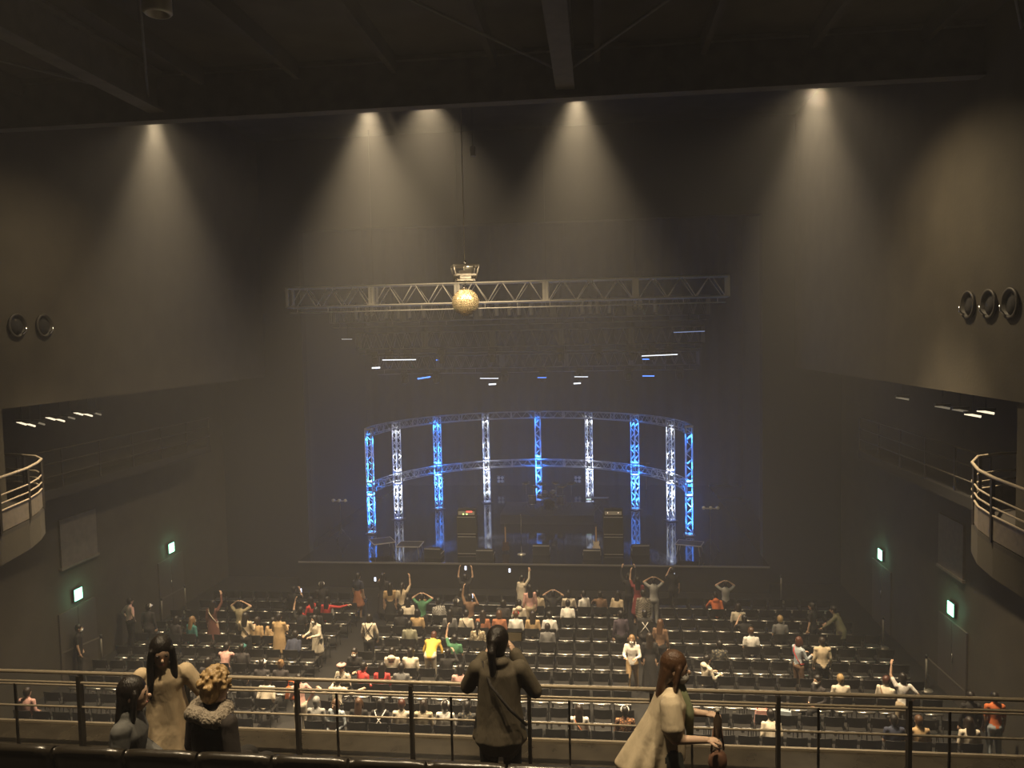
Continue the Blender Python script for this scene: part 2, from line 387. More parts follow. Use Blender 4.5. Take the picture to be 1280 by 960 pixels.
# ------------------------------------------------------------------ rigging over the stage
def bar_mesh(a, c, r, n=6): return MB().tube([a, c], r, n)
def box_truss(name, y, x0, x1, z0, z1, depth, sections, label, nb=6, m=M_truss, r=.03, rb=.014, indiv=True, rod=True):
    "straight rectangular truss hung across the stage; chords, gates, braces are parts"
    e = empty(name, (0, y, z0), 0, label, 'truss', 'lighting trusses over the stage')
    h = z1-z0
    for yy in (-depth/2, depth/2):
        for zz in (0, h):
            MB().tube([(x0,yy,zz),(x1,yy,zz)], r, 6).build('chord', m, e)
    # gates between sections
    xs = [x0 + (x1-x0)*i/sections for i in range(sections+1)]
    g = MB().box((0,-depth/2,h/2),(.10 if indiv else .07,.03,h)).box((0,depth/2,h/2),(.10,.03,h)).box((0,0,0),(.06,depth,.05)).box((0,0,h),(.06,depth,.05)).mesh('gate', m)
    for i, x in enumerate(xs):
        for dx in ((0,) if i in (0, sections) else (-.06, .06)):
            link('gate', g, e, (x+dx, 0, 0))
    # zig-zag braces
    L = (xs[1]-xs[0]-.24)/nb
    up = MB().tube([(0,0,0),(L/2*.9,0,h)], rb, 5).mesh('brace', m); dn = MB().tube([(0,0,h),(L/2*.9,0,0)], rb, 5).mesh('brace', m)
    flat = MB()
    for i in range(sections):
        for k in range(nb):
            xa = xs[i]+.12+k*L
            for yy in ((-depth/2,) if indiv else ()):
                link('brace', up, e, (xa,yy,0)); link('brace', dn, e, (xa+L*.55,yy,0))
            flat.tube([(xa,-depth/2,h),(xa+L/2,depth/2,h)], rb, 4).tube([(xa+L/2,depth/2,h),(xa+L,-depth/2,h)], rb, 4)
            flat.tube([(xa,-depth/2,0),(xa+L/2,depth/2,0)], rb, 4).tube([(xa+L/2,depth/2,0),(xa+L,-depth/2,0)], rb, 4)
            flat.tube([(xa,depth/2,0),(xa+L/2,depth/2,h)], rb, 4).tube([(xa+L/2,depth/2,h),(xa+L,depth/2,0)], rb, 4)
            if not indiv: flat.tube([(xa,-depth/2,0),(xa+L/2,-depth/2,h)], rb, 4).tube([(xa+L/2,-depth/2,h),(xa+L,-depth/2,0)], rb, 4)
    tag(flat.build('bracing', m, e), kind='stuff')
    if rod:
        MB().tube([(x0+.1,-depth/2,-.22),(x1-.1,-depth/2,-.22)], .024, 6).build('lamp_bar', m, e)
        nd = 14; d = MB().tube([(0,-depth/2,-.22),(0,-depth/2,0)], .012, 5).mesh('drop_arm', m)
        for i in range(nd): link('drop_arm', d, e, (x0+.4+(x1-x0-.8)*i/(nd-1), 0, 0))
    # hoist chains up to the grid
    ch = MB().tube([(0,0,h),(0,0,(17.8 if y < 31 else 16.8)-z0)], .009, 5).mesh('hoist_chain', M_darkmetal)
    for i in range(1, sections): link('hoist_chain', ch, e, (xs[i], 0, 0))
    return e
box_truss('front_truss', 29.3, -11.95, 4.85, 11.08, 11.83, .6, 5, 'long straight aluminium truss hung across the stage front behind the mirror ball', nb=3, r=.036, rb=.02, m=mat('lit_truss_aluminium',(.85,.80,.70),.5,metal=.1))  # paler, warmer aluminium: the light on this truss is put into the colour
box_truss('lighting_truss', 31.4, -11.0, 4.45, 10.5, 11.25, .5, 5, 'dim lighting truss carrying a row of upright canisters, second from the hall', r=.024, rb=.012, m=M_trussdim)
box_truss('lighting_truss', 33.6, -10.6, 4.55, 9.35, 10.05, .5, 5, 'dim lighting truss with hanging moving lights, third from the hall', r=.024, rb=.012, m=M_trussdim, indiv=False)
box_truss('lighting_truss', 35.8, -10.4, 4.6, 8.35, 8.95, .5, 5, 'dark rearmost straight lighting truss just over the ring truss', r=.022, rb=.011, m=M_trussdim, indiv=False)

# upright canister lamps on the second truss
cm = None
def canister(px, k):
    p = at(px, 404, Y=31.0)
    e = empty('canister_lamp', (p.x, 31.02, 10.62), 0, 'pale upright canister lamp %s along the second truss' % k, 'stage lamp', 'canister lamps on the second truss')
    return e
CM = [MB().lathe([(.075,0),(.085,.03),(.085,.52),(.07,.56)], n=12).mesh('body', M_canister), MB().lathe([(.02,.56),(.03,.58),(.02,.70)], n=8).mesh('neck', M_darkmetal), MB().box((0,.1,.25),(.05,.2,.05)).mesh('clamp', M_darkmetal)]
XS = [445, 483, 498, 512, 530, 589, 601, 621, 637, 649, 664, 728, 738, 747, 762, 819]
for i, px in enumerate(XS):
    e = canister(px, ('%s from the left' % (ORD+['fifteenth','sixteenth'])[i]))
    for nm, me in zip(('body','neck','clamp'), CM): link(nm, me, e)
# four-eye blinder lamps
BL = [MB().box((0,0,0),(.42,.12,.42)).mesh('frame', M_darkmetal)]
EYEM = MB().lathe([(0,.0),(.07,.01),(.075,.05),(.085,.05),(.09,0)], n=12, axis=(0,-1,0)).mesh('lamp_eye', M_canister)
def blinder(p, l):
    e = empty('blinder_lamp', p, 0, l, 'stage lamp', 'four-eye blinders')
    link('frame', BL[0], e)
    for dx in (-.1,.1):
        for dz in (-.1,.1): link('lamp_eye', EYEM, e, (dx,-.07,dz))
    MB().box((0,.1,.0),(.06,.14,.06)).build('clamp', M_darkmetal, e)
blinder((at(463,404,Y=31).x,30.98,10.93), 'four-eyed blinder lamp at the left end of the second truss')
blinder((at(797,398,Y=31).x,30.98,10.93), 'four-eyed blinder lamp near the right end of the second truss')

# moving heads under the 3rd and 4th trusses
HB = MB().lathe([(.10,-.16),(.13,-.12),(.14,.06),(.10,.16),(.0,.17)], n=12).mesh('head', M_blackpl)
HY = MB().box((-.17,0,.10),(.03,.10,.34)).box((.17,0,.10),(.03,.10,.34)).box((0,0,.27),(.37,.12,.05)).mesh('yoke', M_darkmetal)
HBA = MB().box((0,0,.36),(.3,.26,.13)).mesh('base_box', M_darkmetal)
def moving_head(p, tilt, l):
    e = empty('moving_light', p, 0, l, 'stage lamp', 'moving lights under the trusses')
    link('head', HB, e, None, (tilt, 0, 0)); link('yoke', HY, e); link('base_box', HBA, e)
for i, px in enumerate([468, 486, 510, 552, 615, 700, 748, 790, 815, 836]):
    p = at(px, 450, Y=33.3); moving_head((p.x, 33.35, 8.82), .5-.15*(i % 5), 'black moving light under the third truss, %s from the left' % ORD[i])
for i, px in enumerate([505, 545, 630, 678, 725, 785, 850]):
    p = at(px, 470, Y=35.5); moving_head((p.x, 35.6, 7.82), -.4+.2*(i % 4), 'black moving light under the rearmost truss, %s from the left' % ORD[i])
# LED bars seen edge-on (lit strips)
M_strip_w = mat('led_white', (.8,.85,.9), .4, emit=(.9,.95,1.0), estr=1.6)
M_strip_b = mat('led_blue', (.1,.25,.9), .4, emit=(.10,.28,1.0), estr=2.2)
def led_bar(x0, y0, x1, y1, Y, m, l, r=.018):
    p, q = at(x0,y0,Y=Y), at(x1,y1,Y=Y)
    e = empty('led_bar', (p+q)/2, 0, l, 'led bar', 'led bars on the trusses')
    d = (q-p); h = d/2
    MB().tube([-h, h], r, 6).build('strip', m, e)
    MB().box((0,.05,.03),(d.length+.04,.06,.05)).build('housing', M_darkmetal, e)
    MB().tube([(0,.06,.05),(0,.25,.75)], .012, 5).build('hanger', M_darkmetal, e)
led_bar(478,450,520,449.5,33.0,M_strip_w,'short white led bar left on the third truss')
led_bar(802,445,847,443,33.0,M_strip_w,'short white led bar right on the third truss')
led_bar(842,415.5,881,414,30.9,mat('led_pale',(.5,.6,.9),.4,emit=(.45,.6,1),estr=.4),'pale blue led bar right end of second truss',.016)
led_bar(427,424,440,424,30.9,mat('led_dim',(.5,.5,.5),.4,emit=(.8,.8,.8),estr=.4),'dim white led bar left end of second truss',.016)
led_bar(600,473,623,473,35.4,M_strip_w,'white led bar under the rearmost truss left of centre',.015)
led_bar(718,471,735,471,35.4,M_strip_w,'white led bar under the rearmost truss right of centre',.015)
led_bar(672,472,683,472,35.4,M_strip_b,'small blue led bar under the rearmost truss at centre',.015)
led_bar(803,470,818,470,35.4,M_strip_b,'blue led bar under the rearmost truss far right',.02)
led_bar(803,449,815,449,35.4,M_strip_b,'blue led bar over the rearmost truss far right',.02)
led_bar(545,450,552,450,35.4,M_strip_b,'small blue led bar over the rearmost truss left',.018)
led_bar(522,473.5,538,471,35.0,M_strip_b,'tilted blue led bar low on the left of the trusses',.03)
led_bar(465,460,475,459.5,34.0,M_strip_w,'bright short white led bar left under the third truss',.035)
led_bar(611,480.5,620,480,36.0,M_strip_w,'bright short white lamp strip under the rear truss left',.035)
led_bar(717,479.5,726,479,36.0,M_strip_w,'bright short white lamp strip under the rear truss right',.03)

# ------------------------------------------------------------------ ring of nine lit truss columns
CX, CYC, RR = -3.15, 33.4, 7.05
MIDZ, TOPZ = 2.05, 4.75
BLUE = (.025, .21, 1.0); WHITE = (.86, .93, 1.0)
NAMES = ['at the left end of the ring','second from the left','third from the left','fourth from the left','in the middle of the ring','fourth from the right','third from the right','second from the right','at the right end of the ring']
HW = .138
def lit_column(i):
    a = PI - PI*i/8
    x, y = CX + RR*math.cos(a), CYC + RR*math.sin(a)
    blue = i % 2 == 0
    e = empty('truss_column', (x, y, STZ), a - PI/2, '%s-lit square truss column %s' % ('blue' if blue else 'white', NAMES[i]), 'truss column', 'lit truss columns')
    H = TOPZ
    for sx in (-HW, HW):
        for sy in (-HW, HW):
            MB().tube([(sx,sy,.06),(sx,sy,H)], .024, 6).build('chord', M_truss, e)
    b = MB(); n = 17; st = (H-.2)/n
    for f in range(4):
        R = Matrix.Rotation(f*PI/2, 3, 'Z')
        for k in range(n):
            z0 = .12+k*st
            if abs(z0+st/2-MIDZ) < .3: continue
            s = (1 if k % 2 else -1)*(1 if f < 2 else -1)
            b.tube([R @ Vector((-HW*s,-HW,z0)), R @ Vector((HW*s,-HW,z0+st))], .0135, 4)
    tag(b.build('bracing', M_truss, e), kind='stuff')
    b = MB()
    for z in (.06, MIDZ-.30, MIDZ+.30, H):
        for f in range(4):
            R = Matrix.Rotation(f*PI/2, 3, 'Z'); b.box(R @ Vector((0,-HW,z)), (2*HW if f % 2 == 0 else .05, .05 if f % 2 == 0 else 2*HW, .07))
    b.build('cross_frame', M_truss, e)
    MB().box((0,0,.02),(.5,.5,.04)).build('base_plate', M_darkmetal, e)
    col = BLUE if blue else WHITE
    lm = mat('led_lens_blue' if blue else 'led_lens_white', col, .3, emit=col, estr=5)
    MB().box((0,0,MIDZ),(.16,.16,.22)).build('led_fixture', M_darkmetal, e)
    MB().box((0,0,MIDZ-.12),(.13,.13,.02)).box((0,0,MIDZ+.12),(.13,.13,.02)).build('led_lens', lm, e)
    P = 200 if blue else 42
    for z, k in ((.5,.35),(1.25,.8),(MIDZ-.22,.8),(MIDZ+.26,.6),(3.1,.25),(4.35,.3)):
        bulb('column_glow', (0,0,z), P*k, col, .05, e)
    return e
for i in range(9): lit_column(i)
def ring(z, label, hh, k0=0, k1=8):
    e = empty('ring_truss', (CX, CYC, STZ+z), 0, label, 'truss', 'curved ring trusses')
    N = 64
    for dr in (-.17,.17):
        for dz in (0, hh):
            MB().tube([((RR+dr)*math.cos(PI*k/N), (RR+dr)*math.sin(PI*k/N), dz) for k in range(N+1)], .022, 5).build('chord', M_trussdim, e)
    b = MB(); n = 80
    for k in range(n):
        a0, a1 = PI*k/n, PI*(k+1)/n
        P = lambda a, r, z: (r*math.cos(a), r*math.sin(a), z)
        for r in (RR-.17, RR+.17):
            b.tube([P(a0,r,0 if k % 2 else hh), P(a1,r,hh if k % 2 else 0)], .011, 4)
        if k % 2: b.tube([P(a0,RR-.17,hh), P(a1,RR+.17,hh)], .011, 4)
    tag(b.build('bracing', M_trussdim, e), kind='stuff')
    g = MB().box((-.17,0,hh/2),(.04,.05,hh)).box((.17,0,hh/2),(.04,.05,hh)).box((0,0,0),(.34,.05,.03)).box((0,0,hh),(.34,.05,.03)).mesh('joint_gate', M_trussdim)
    for k in range(17):
        a = PI*k/16; link('joint_gate', g, e, (RR*math.cos(a), RR*math.sin(a), 0), (0,0,a))
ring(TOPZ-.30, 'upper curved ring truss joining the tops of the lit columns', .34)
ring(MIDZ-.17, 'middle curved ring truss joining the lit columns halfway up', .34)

# ------------------------------------------------------------------ mirror ball
bp = at(582, 378, Y=21)
e = empty('mirror_ball', bp, .3, 'gold-lit mirror ball hanging from a square motor cage over the stalls', 'mirror ball')
b = MB(); R = .375
nv = 18
for j in range(nv):
    t0, t1 = PI*j/nv+.012, PI*(j+1)/nv-.012
    n = max(5, int(2*PI*math.sin(PI*(j+.5)/nv)/(PI/nv)))
    for k in range(n):
        a0, a1 = 2*PI*k/n+.02/max(.2,math.sin(PI*(j+.5)/nv)), 2*PI*(k+1)/n-.02/max(.2,math.sin(PI*(j+.5)/nv))
        S = lambda t, a: (R*math.sin(t)*math.cos(a), R*math.sin(t)*math.sin(a), R*math.cos(t))
        jit = 1+random.uniform(-.006,.006)
        b._add([tuple(c*jit for c in S(t0,a0)), tuple(c*jit for c in S(t1,a0)), S(t1,a1), S(t0,a1)], [(0,1,2,3)])
tag(b.build('mirror_tiles', mat('mirror_tile', (.9,.72,.42), .27, metal=.8), e), kind='stuff')
MB().ell((0,0,0), .36, nu=20, nv=14).build('core', mat('ball_core', (.45,.37,.24), .6), e)
b = MB().lathe([(.05,.36),(.09,.37),(.05,.42)], n=12).tube([(0,0,.4),(0,0,.62)], .015, 6); b.build('swivel', M_chrome, e)
z0, z1 = .60, .99
b = MB()
for sx in (-1,1):
    for sy in (-1,1):
        b.tube([(sx*.25,sy*.25,z0),(sx*.34,sy*.34,z1)], .022, 6)
for z, h in ((z0,.25),(z0+.14,.285),(z1,.34)):
    for s in (-1,1): b.box((0,s*h,z),(2*h,.03,.05)).box((s*h,0,z),(.03,2*h,.05))
b.build('motor_cage', mat('cage_steel', (.22,.20,.17), .5, metal=.3), e)
MB().box((0,0,z0+.16),(.30,.26,.22)).lathe([(.09,-.12),(.09,.12)], c=(.1,0,z0+.3), n=12, axis=(1,0,0)).build('motor', M_canister, e)
MB().tube([(0,0,z1-.05),(0,0,z1+.16)], .04, 8).build('hook', M_chrome, e)
MB().tube([(0,0,z1+.15),(0,0,17.8-bp.z)], .011, 6).build('hanging_cable', mat('pale_cable',(.5,.46,.38),.5), e)
spot('added_ball_spot', (1.9,-4.2,4.4), (0,0,0), 6000, 9, WARM, .4, .04, e); spot('added_ball_spot', (-2.3,-4.0,4.4), (0,0,0), 6000, 9, WARM, .4, .04, e)  # two unseen spots added to brighten the ball
# small box clipped beside the cable higher up
p = at(591,189,Y=21.3)
e = empty('sensor_box', p, 0, 'small pale box hanging beside the mirror ball cable high up', 'box')
MB().box((0,0,0),(.13,.10,.26)).build('body', M_canister, e); MB().tube([(0,0,.13),(0,0,17.8-p.z)], .008, 5).build('wire', M_darkmetal, e)

# lamps inside the gallery recesses
def recess_lamp(px, py, X, s, l, ln=.45, m=None):
    p = at(px, py, X=X)
    e = empty('recess_lamp', p, 0, l, 'lamp', 'strip lamps in the gallery recess')
    MB().tube([(-ln/2,.05,.03),(ln/2,-.05,-.03)], .025, 6).build('tube', m or M_recess, e)
    MB().box((0,0,.06),(ln+.05,.12,.05)).build('fitting', M_darkmetal, e)
    MB().tube([(0,0,.08),(0,0,8.33-p.z+.0)], .012, 5).build('hanger', M_darkmetal, e)
M_recess = mat('recess_tube', (.9,.8,.6), .4, emit=(1,.85,.6), estr=1.3)
M_recess_dim = mat('recess_tube_dim', (.5,.45,.35), .4, emit=(1,.85,.6), estr=.16)
for i, (px, py, br) in enumerate([(27,529,1),(38,531,1),(50,529,0),(63,523,1),(75,525,1),(88,522,0),(98,517,1),(110,518.5,1),(121,517,0)]):
    recess_lamp(px, py, -14.3, 1, '%s strip lamp in the left gallery recess, %s from the near end' % ('bright' if br else 'dim', ORD[i]), .32, M_recess if br else M_recess_dim)
for i, (px, py, br) in enumerate([(1216,519,1),(1232,515,1),(1178,509,0),(1200,513,0),(1128,498,0)]):
    recess_lamp(px, py, 8.2, -1, '%s strip lamp in the right gallery recess, %s from the near end' % ('bright' if br else 'dim', ORD[(1,0,3,2,4)[i]]), .3, M_recess if br else M_recess_dim)
# ------------------------------------------------------------------ stage gear
def wedge(px, py, rz, l):
    p = at(px, py, Z=STZ)
    e = empty('wedge_monitor', (p.x,p.y,STZ), rz, l, 'monitor speaker', 'wedge monitors on the stage')
    pr = [(-.26,0),(.26,0),(.26,.14),(-.10,.40),(-.26,.40)]
    n = len(pr); P = [(-.34,y,z) for y,z in pr]+[(.34,y,z) for y,z in pr]
    F = [tuple(range(n)), tuple(reversed(range(n,2*n)))]+[(i,n+i,n+(i+1)%n,(i+1)%n) for i in range(n)]
    b = MB(); b._add(P,F); b.build('cabinet', M_blackcase, e)
    R = Matrix.Rotation(math.radians(-36),3,'X'); b = MB().box((0,.085,.285),(.6,.42,.02),R); b.build('grille', M_grille, e)
    b = MB()
    for s in (-1,1): b.box((s*.345,0,.2),(.012,.46,.03))
    b.box((0,-.265,.385),(.66,.02,.03)); b.build('edge_trim', M_greyplate, e)
for i,(px,py,r,l) in enumerate([(677,692,0,'wedge monitor on the stage lip right of the microphone stand'),(800,692,.1,'wedge monitor on the stage lip in front of the right amplifier stack'),
    (543,696,-.1,'wedge monitor on the stage lip by the blue reflection at left'),(607,698,0,'wedge monitor on the stage lip by the white reflection'),(740,698,0,'wedge monitor with a pedal board just right of centre stage')]):
    wedge(px,py,r,l)
def amp_stack(px, py, l, lights):
    p = at(px, py, Z=STZ)
    e = empty('amplifier_stack', (p.x,p.y,STZ), 0, l, 'amplifier', 'guitar amplifier stacks')
    for k in range(2):
        c = MB().box((0,0,.40+.80*k),(.80,.40,.76)).build('cabinet', M_blackcase, e)
        MB().box((0,-.205,.40+.80*k),(.72,.02,.66)).build('grille', M_grille, c)
        MB().box((0,-.218,.75+.80*k),(.74,.01,.02)).box((0,-.218,.06+.80*k),(.74,.01,.02)).build('piping', M_greyplate, c)
    h = MB().box((0,0,1.72),(.74,.32,.24)).build('amp_head', M_blackcase, e)
    MB().box((0,-.165,1.70),(.66,.012,.14)).build('control_panel', M_greyplate, h)
    MB().tube([(-.15,0,1.85),(-.12,0,1.90),(.12,0,1.90),(.15,0,1.85)],.012,6).build('handle', M_darkmetal, h)
    if lights:
        MB().box((.12,-.175,1.76),(.24,.01,.05)).build('red_display', mat('led_red',(.6,.05,.04),.4,emit=(1,.12,.08),estr=2.0), h)
        MB().box((-.12,-.175,1.66),(.05,.01,.05)).box((.02,-.175,1.66),(.05,.01,.05)).build('green_lamp', mat('led_green',(.4,.7,.1),.4,emit=(.7,1,.3),estr=2.5), h)
    else:
        for x in (-.22,.2): MB().box((x,-.175,1.72),(.03,.01,.03)).build('power_lamp', mat('led_amber',(.8,.6,.4),.4,emit=(1,.8,.6),estr=1.5), h)
amp_stack(585,692,'guitar amplifier stack with red and green lights left of the microphone',True)
amp_stack(767,693,'guitar amplifier stack with two small white lights right of the drums',False)
# microphone stand at centre
p = at(652,693,Z=STZ)
e = empty('microphone_stand',(p.x,p.y,STZ),0,'straight microphone stand on a round base at centre stage','microphone stand')
MB().lathe([(.17,0),(.17,.02),(.03,.04),(.015,.06)],n=18).build('base',M_canister,e)
MB().tube([(0,0,.04),(0,0,1.55)],.013,8).build('pole',M_chrome,e)
m_ = MB().tube([(0,0,1.53),(0,-.08,1.62)],[.012,.02],8).build('microphone',M_blackpl,e); MB().ell((0,-.095,1.635),.032,nu=10,nv=7).build('grille_ball',M_chrome,m_)
# drum riser and kit
struct('floor_drum_riser', MB().bx(-4.6,-.2,35.3,38.2,STZ,STZ+.42), M_blackcase)
D0 = Vector((-2.35,36.7,STZ+.42))
e = empty('drum_kit',D0,0,'dark drum kit with brass cymbals on the riser behind the microphone','drum kit')
def drum(nm, c, r, h, ax, m=None):
    d = MB().lathe([(r,-h/2),(r,h/2)],c=c,n=20,axis=ax).build(nm, m or mat('drum_shell',(.05,.045,.05),.25),e)
    MB().lathe([(r*1.03,h/2-.02),(r*1.03,h/2+.015),(r*.97,h/2+.015),(r*.97,h/2-.02)],c=c,n=20,axis=ax).build('hoop',M_chrome,d)
    MB().lathe([(r*1.03,-h/2-.015),(r*1.03,-h/2+.02)],c=c,n=20,axis=ax).build('hoop',M_chrome,d)
    MB().lathe([(0,h/2+.004),(r*.96,h/2+.004)],c=c,n=20,axis=ax).build('drum_head',mat('drum_skin',(.30,.29,.27),.6),d)
drum('bass_drum',(0,-.3,.30),.28,.42,(0,-1,0)); drum('rack_tom',(-.2,-.25,.78),.15,.2,(.1,-.45,1)); drum('rack_tom',(.2,-.25,.78),.16,.22,(-.1,-.45,1))
drum('floor_tom',(.55,.15,.40),.20,.40,(0,0,1)); drum('snare_drum',(-.42,.1,.58),.18,.14,(0,0,1)); drum('floor_tom',(-.85,.1,.42),.2,.4,(0,0,1))
for k,(x,y,z,r) in enumerate([(-.75,-.1,1.10,.23),(.65,-.15,1.15,.26),(-.35,-.45,1.30,.21),(1.05,.25,1.2,.25),(.35,-.5,1.35,.2),(-1.15,.3,1.2,.22)]):
    c = MB().lathe([(0,.03),(.04,.025),(r*.5,.012),(r,0),(r*.5,.008),(0,.02)],c=(x,y,z),n=20,axis=(.12*(-1)**k,-.2,1)).build('cymbal',M_brass,e)
    MB().tube([(x,y,0),(x,y,z+.02)],.012,6).tube([(x,y,.25),(x-.2,y+.12,0)],.009,5).tube([(x,y,.25),(x+.2,y+.12,0)],.009,5).tube([(x,y,.25),(x,y-.24,0)],.009,5).build('cymbal_stand',M_chrome,e)
MB().lathe([(.16,.42),(.17,.5)],c=(0,.55,0),n=14).tube([(0,.55,.02),(0,.55,.44)],.03,6).build('stool',M_blackpl,e)
# keyboard rack behind right
p = at(738,634,Y=37)
e = empty('keyboard_rack',(p.x+.35,37,STZ),0,'keyboard rack with green lamps beneath the fourth column from the right','keyboard')
MB().box((0,0,.86),(1.1,.36,.10)).build('keyboard',M_blackpl,e); MB().box((0,-.12,.915),(1.0,.12,.012)).build('keys',M_greyplate,e)
for s in (-1,1): MB().tube([(-.4*s,-.1,0),(.4*s,.1,.81)],.02,6).build('stand_leg',M_darkmetal,e)
MB().box((-.42,-.186,.87),(.22,.01,.04)).build('lamp_strip',mat('led_white_green',(.7,.9,.8),.4,emit=(.7,1,.85),estr=1.2),e)
# tripod lamp stands at both wings
for px,py,l in ((427,676,'left'),(888,690,'right')):
    p = at(px,py,Z=STZ)
    e = empty('lamp_tripod',(p.x,p.y,STZ),0,'thin tripod with a lamp bar in the %s wing of the stage'%l,'lamp stand')
    MB().tube([(0,0,.3),(0,0,1.75)],.018,6).build('pole',M_darkmetal,e)
    for k in range(3):
        a=k*2*PI/3+.4; MB().tube([(0,0,.55),(.4*math.cos(a),.4*math.sin(a),.0)],.013,5).build('leg',M_darkmetal,e)
    MB().box((0,0,1.76),(.62,.04,.04)).build('cross_bar',M_canister,e)
    for s in (-1,0,1): MB().lathe([(.05,0),(.07,.14),(.06,.15)],c=(s*.25,-.02,1.80),n=10,axis=(.2*s,-1,.1)).build('lamp_head',M_canister,e)
# folding side tables at left and a bench at right
def frame_table(px,py,w_,d_,h_,rz,l):
    p = at(px,py,Z=STZ)
    e = empty('folding_table',(p.x,p.y,STZ),rz,l,'table','metal framed tables on stage')
    MB().box((0,0,h_),(w_,d_,.03)).build('table_top',M_blackcase,e)
    MB().box((0,-d_/2,h_),(w_+.02,.025,.04)).box((0,d_/2,h_),(w_+.02,.025,.04)).box((-w_/2,0,h_),(.025,d_,.04)).box((w_/2,0,h_),(.025,d_,.04)).build('edge_trim',M_greyplate,e)
    for sx in (-1,1):
        for sy in (-1,1): MB().tube([(sx*w_*.46,sy*d_*.45,0),(sx*w_*.40,sy*d_*.4,h_)],.016,6).build('leg',M_greyplate,e)
frame_table(513,694,.95,.8,.45,.0,'low metal framed table at the left of the stage lip')
frame_table(478,688,.9,.9,.40,.5,'low angled metal framed table at the far left of the stage')
frame_table(862,692,1.0,.7,.42,-.3,'low metal framed table at the far right of the stage')
# guitars on stands beside the amps
def guitar(px,py,l,c):
    p = at(px,py,Z=STZ)
    e = empty('electric_guitar',(p.x,p.y,STZ),.2,l,'guitar')
    b = MB().prism([(-.16,0),(-.12,-.04),(.12,-.04),(.16,0),(.15,.12),(.10,.17),(.13,.28),(.10,.36),(.03,.30),(-.03,.30),(-.10,.38),(-.13,.28),(-.10,.17),(-.15,.12)],-.025,.025)
    b.v=[(x,z-.06,y+.12) for x,y,z in b.v]; b.build('body',c,e)
    MB().box((0,-.06,.72),(.05,.025,.65)).build('neck',mat('maple',(.35,.22,.1),.4),e); MB().box((0.01,-.05,1.10),(.08,.02,.16)).build('headstock',M_blackpl,e)
    MB().tube([(0,.0,.5),(0,.12,0)],.012,5).tube([(-.14,-.1,0),(0,0,.3)],.01,5).tube([(.14,-.1,0),(0,0,.3)],.01,5).build('stand',M_darkmetal,e)
guitar(632,690,'dark electric guitar on a stand left of the microphone',mat('guitar_dark',(.06,.03,.02),.2))
guitar(745,690,'pale electric guitar on a stand by the right amplifier stack',mat('guitar_pale',(.5,.42,.33),.25))
for px,l in ((549,'left of'),(626,'just right of'),(723,'just left of')):
    pass
for px,py,l in ((551,600,'behind the third lit column from the left'),(626,599,'behind the fourth lit column from the left'),(722,599,'behind the fourth lit column from the right')):
    p=at(px,py,Y=43.5); blinder((p.x,43.5,p.z),'four-eyed blinder lamp on the back pipe %s'%l)
e = empty('back_pipe',(-3.1,43.6,2.6),0,'dark pipe on two uprights at the back of the stage','pipe')
MB().tube([(-6,0,-.1),(6,0,-.1)],.03,6).build('cross_tube',M_darkmetal,e)
for s in (-1,1): MB().tube([(5.8*s,0,-.1),(5.8*s,0,STZ-2.6)],.03,6).build('upright',M_darkmetal,e)
# ------------------------------------------------------------------ stalls seating
M_seat = mat('seat_plastic', (.02,.018,.016), .38, spec=1.0)
M_seatback = mat('seat_back_cloth', (.022,.02,.018), .5)
M_tag = mat('seat_tag', (.6,.56,.48), .5)
def prof_x(b, prof, x0, x1, mi=0):
    n=len(prof); P=[(x0,y,z) for y,z in prof]+[(x1,y,z) for y,z in prof]
    b._add(P,[tuple(reversed(range(n))),tuple(range(n,2*n))],mi,False)
    b._add(P,[(i,(i+1)%n,n+(i+1)%n,n+i) for i in range(n)],mi,True); return b
def seat_meshes():
    b=MB(); pr=[(.20,.445),(.21,.455),(.20,.468),(-.20,.462)]+[(-.23+.034*math.cos(t),.45+.034*math.sin(t)) for t in (PI*.45,PI*.65,PI*.85,PI*1.05,PI*1.3,PI*1.5)]
    pr=pr[::-1]; prof_x(b,pr,-.215,.215)
    pan=b.mesh('seat_pan',M_seat)
    b=MB(); N=8; rows=[]
    for (z,t,o) in ((.56,.0,0),(.68,.02,0),(.79,.035,0),(.815,.045,.0),(.82,.055,.01),(.81,.06,.02),(.70,.035,.025),(.56,.012,.022)):
        r=[]
        for i in range(N+1):
            x=-.225+.45*i/N; y=-.22+.065*(x/.225)**2-t+o*1.4
            r.append((x,y,z-.02*(abs(x)/.225)**3))
        rows.append(r)
    b.strip(rows[::-1],smooth=True); back=b.mesh('backrest',M_seatback)
    b=MB()
    for s in (-1,1):
        b.tube([(s*.205,.17,0),(s*.205,.12,.44)],.011,5); b.tube([(s*.205,-.26,0),(s*.205,-.17,.45),(s*.205,-.19,.62)],.011,5)
    b.tube([(-.205,-.24,.1),(.205,-.24,.1)],.009,5)
    fr=b.mesh('leg_frame',M_darkmetal)
    b=MB().box((0,-.272,.400),(.075,.006,.05)).box((0,-.25,.43),(.03,.03,.006)); tg=b.mesh('number_tag',M_tag)
    b=MB().tube([(-.195,-.262,.455),(.195,-.262,.455)],.019,10); trim=b.mesh('edge_trim',mat('seat_glint_strip',(.8,.76,.68),.32,metal=1.))  # metal strip added along the pan edge to make bright highlight bars
    return [('edge_trim',trim),('seat_pan',pan),('backrest',back),('leg_frame',fr),('number_tag',tg)]
SEATM = seat_meshes()
ROWY=[26.2-k for k in range(10)]
BLK=[('left',[-14.2+.52*i for i in range(12)]),('centre',[-6.75+.52*i for i in range(15)]),('right',[2.22+.52*i for i in range(12)])]
SEATX=[x for _,xs in BLK for x in xs]
SEAT_DEF=[]
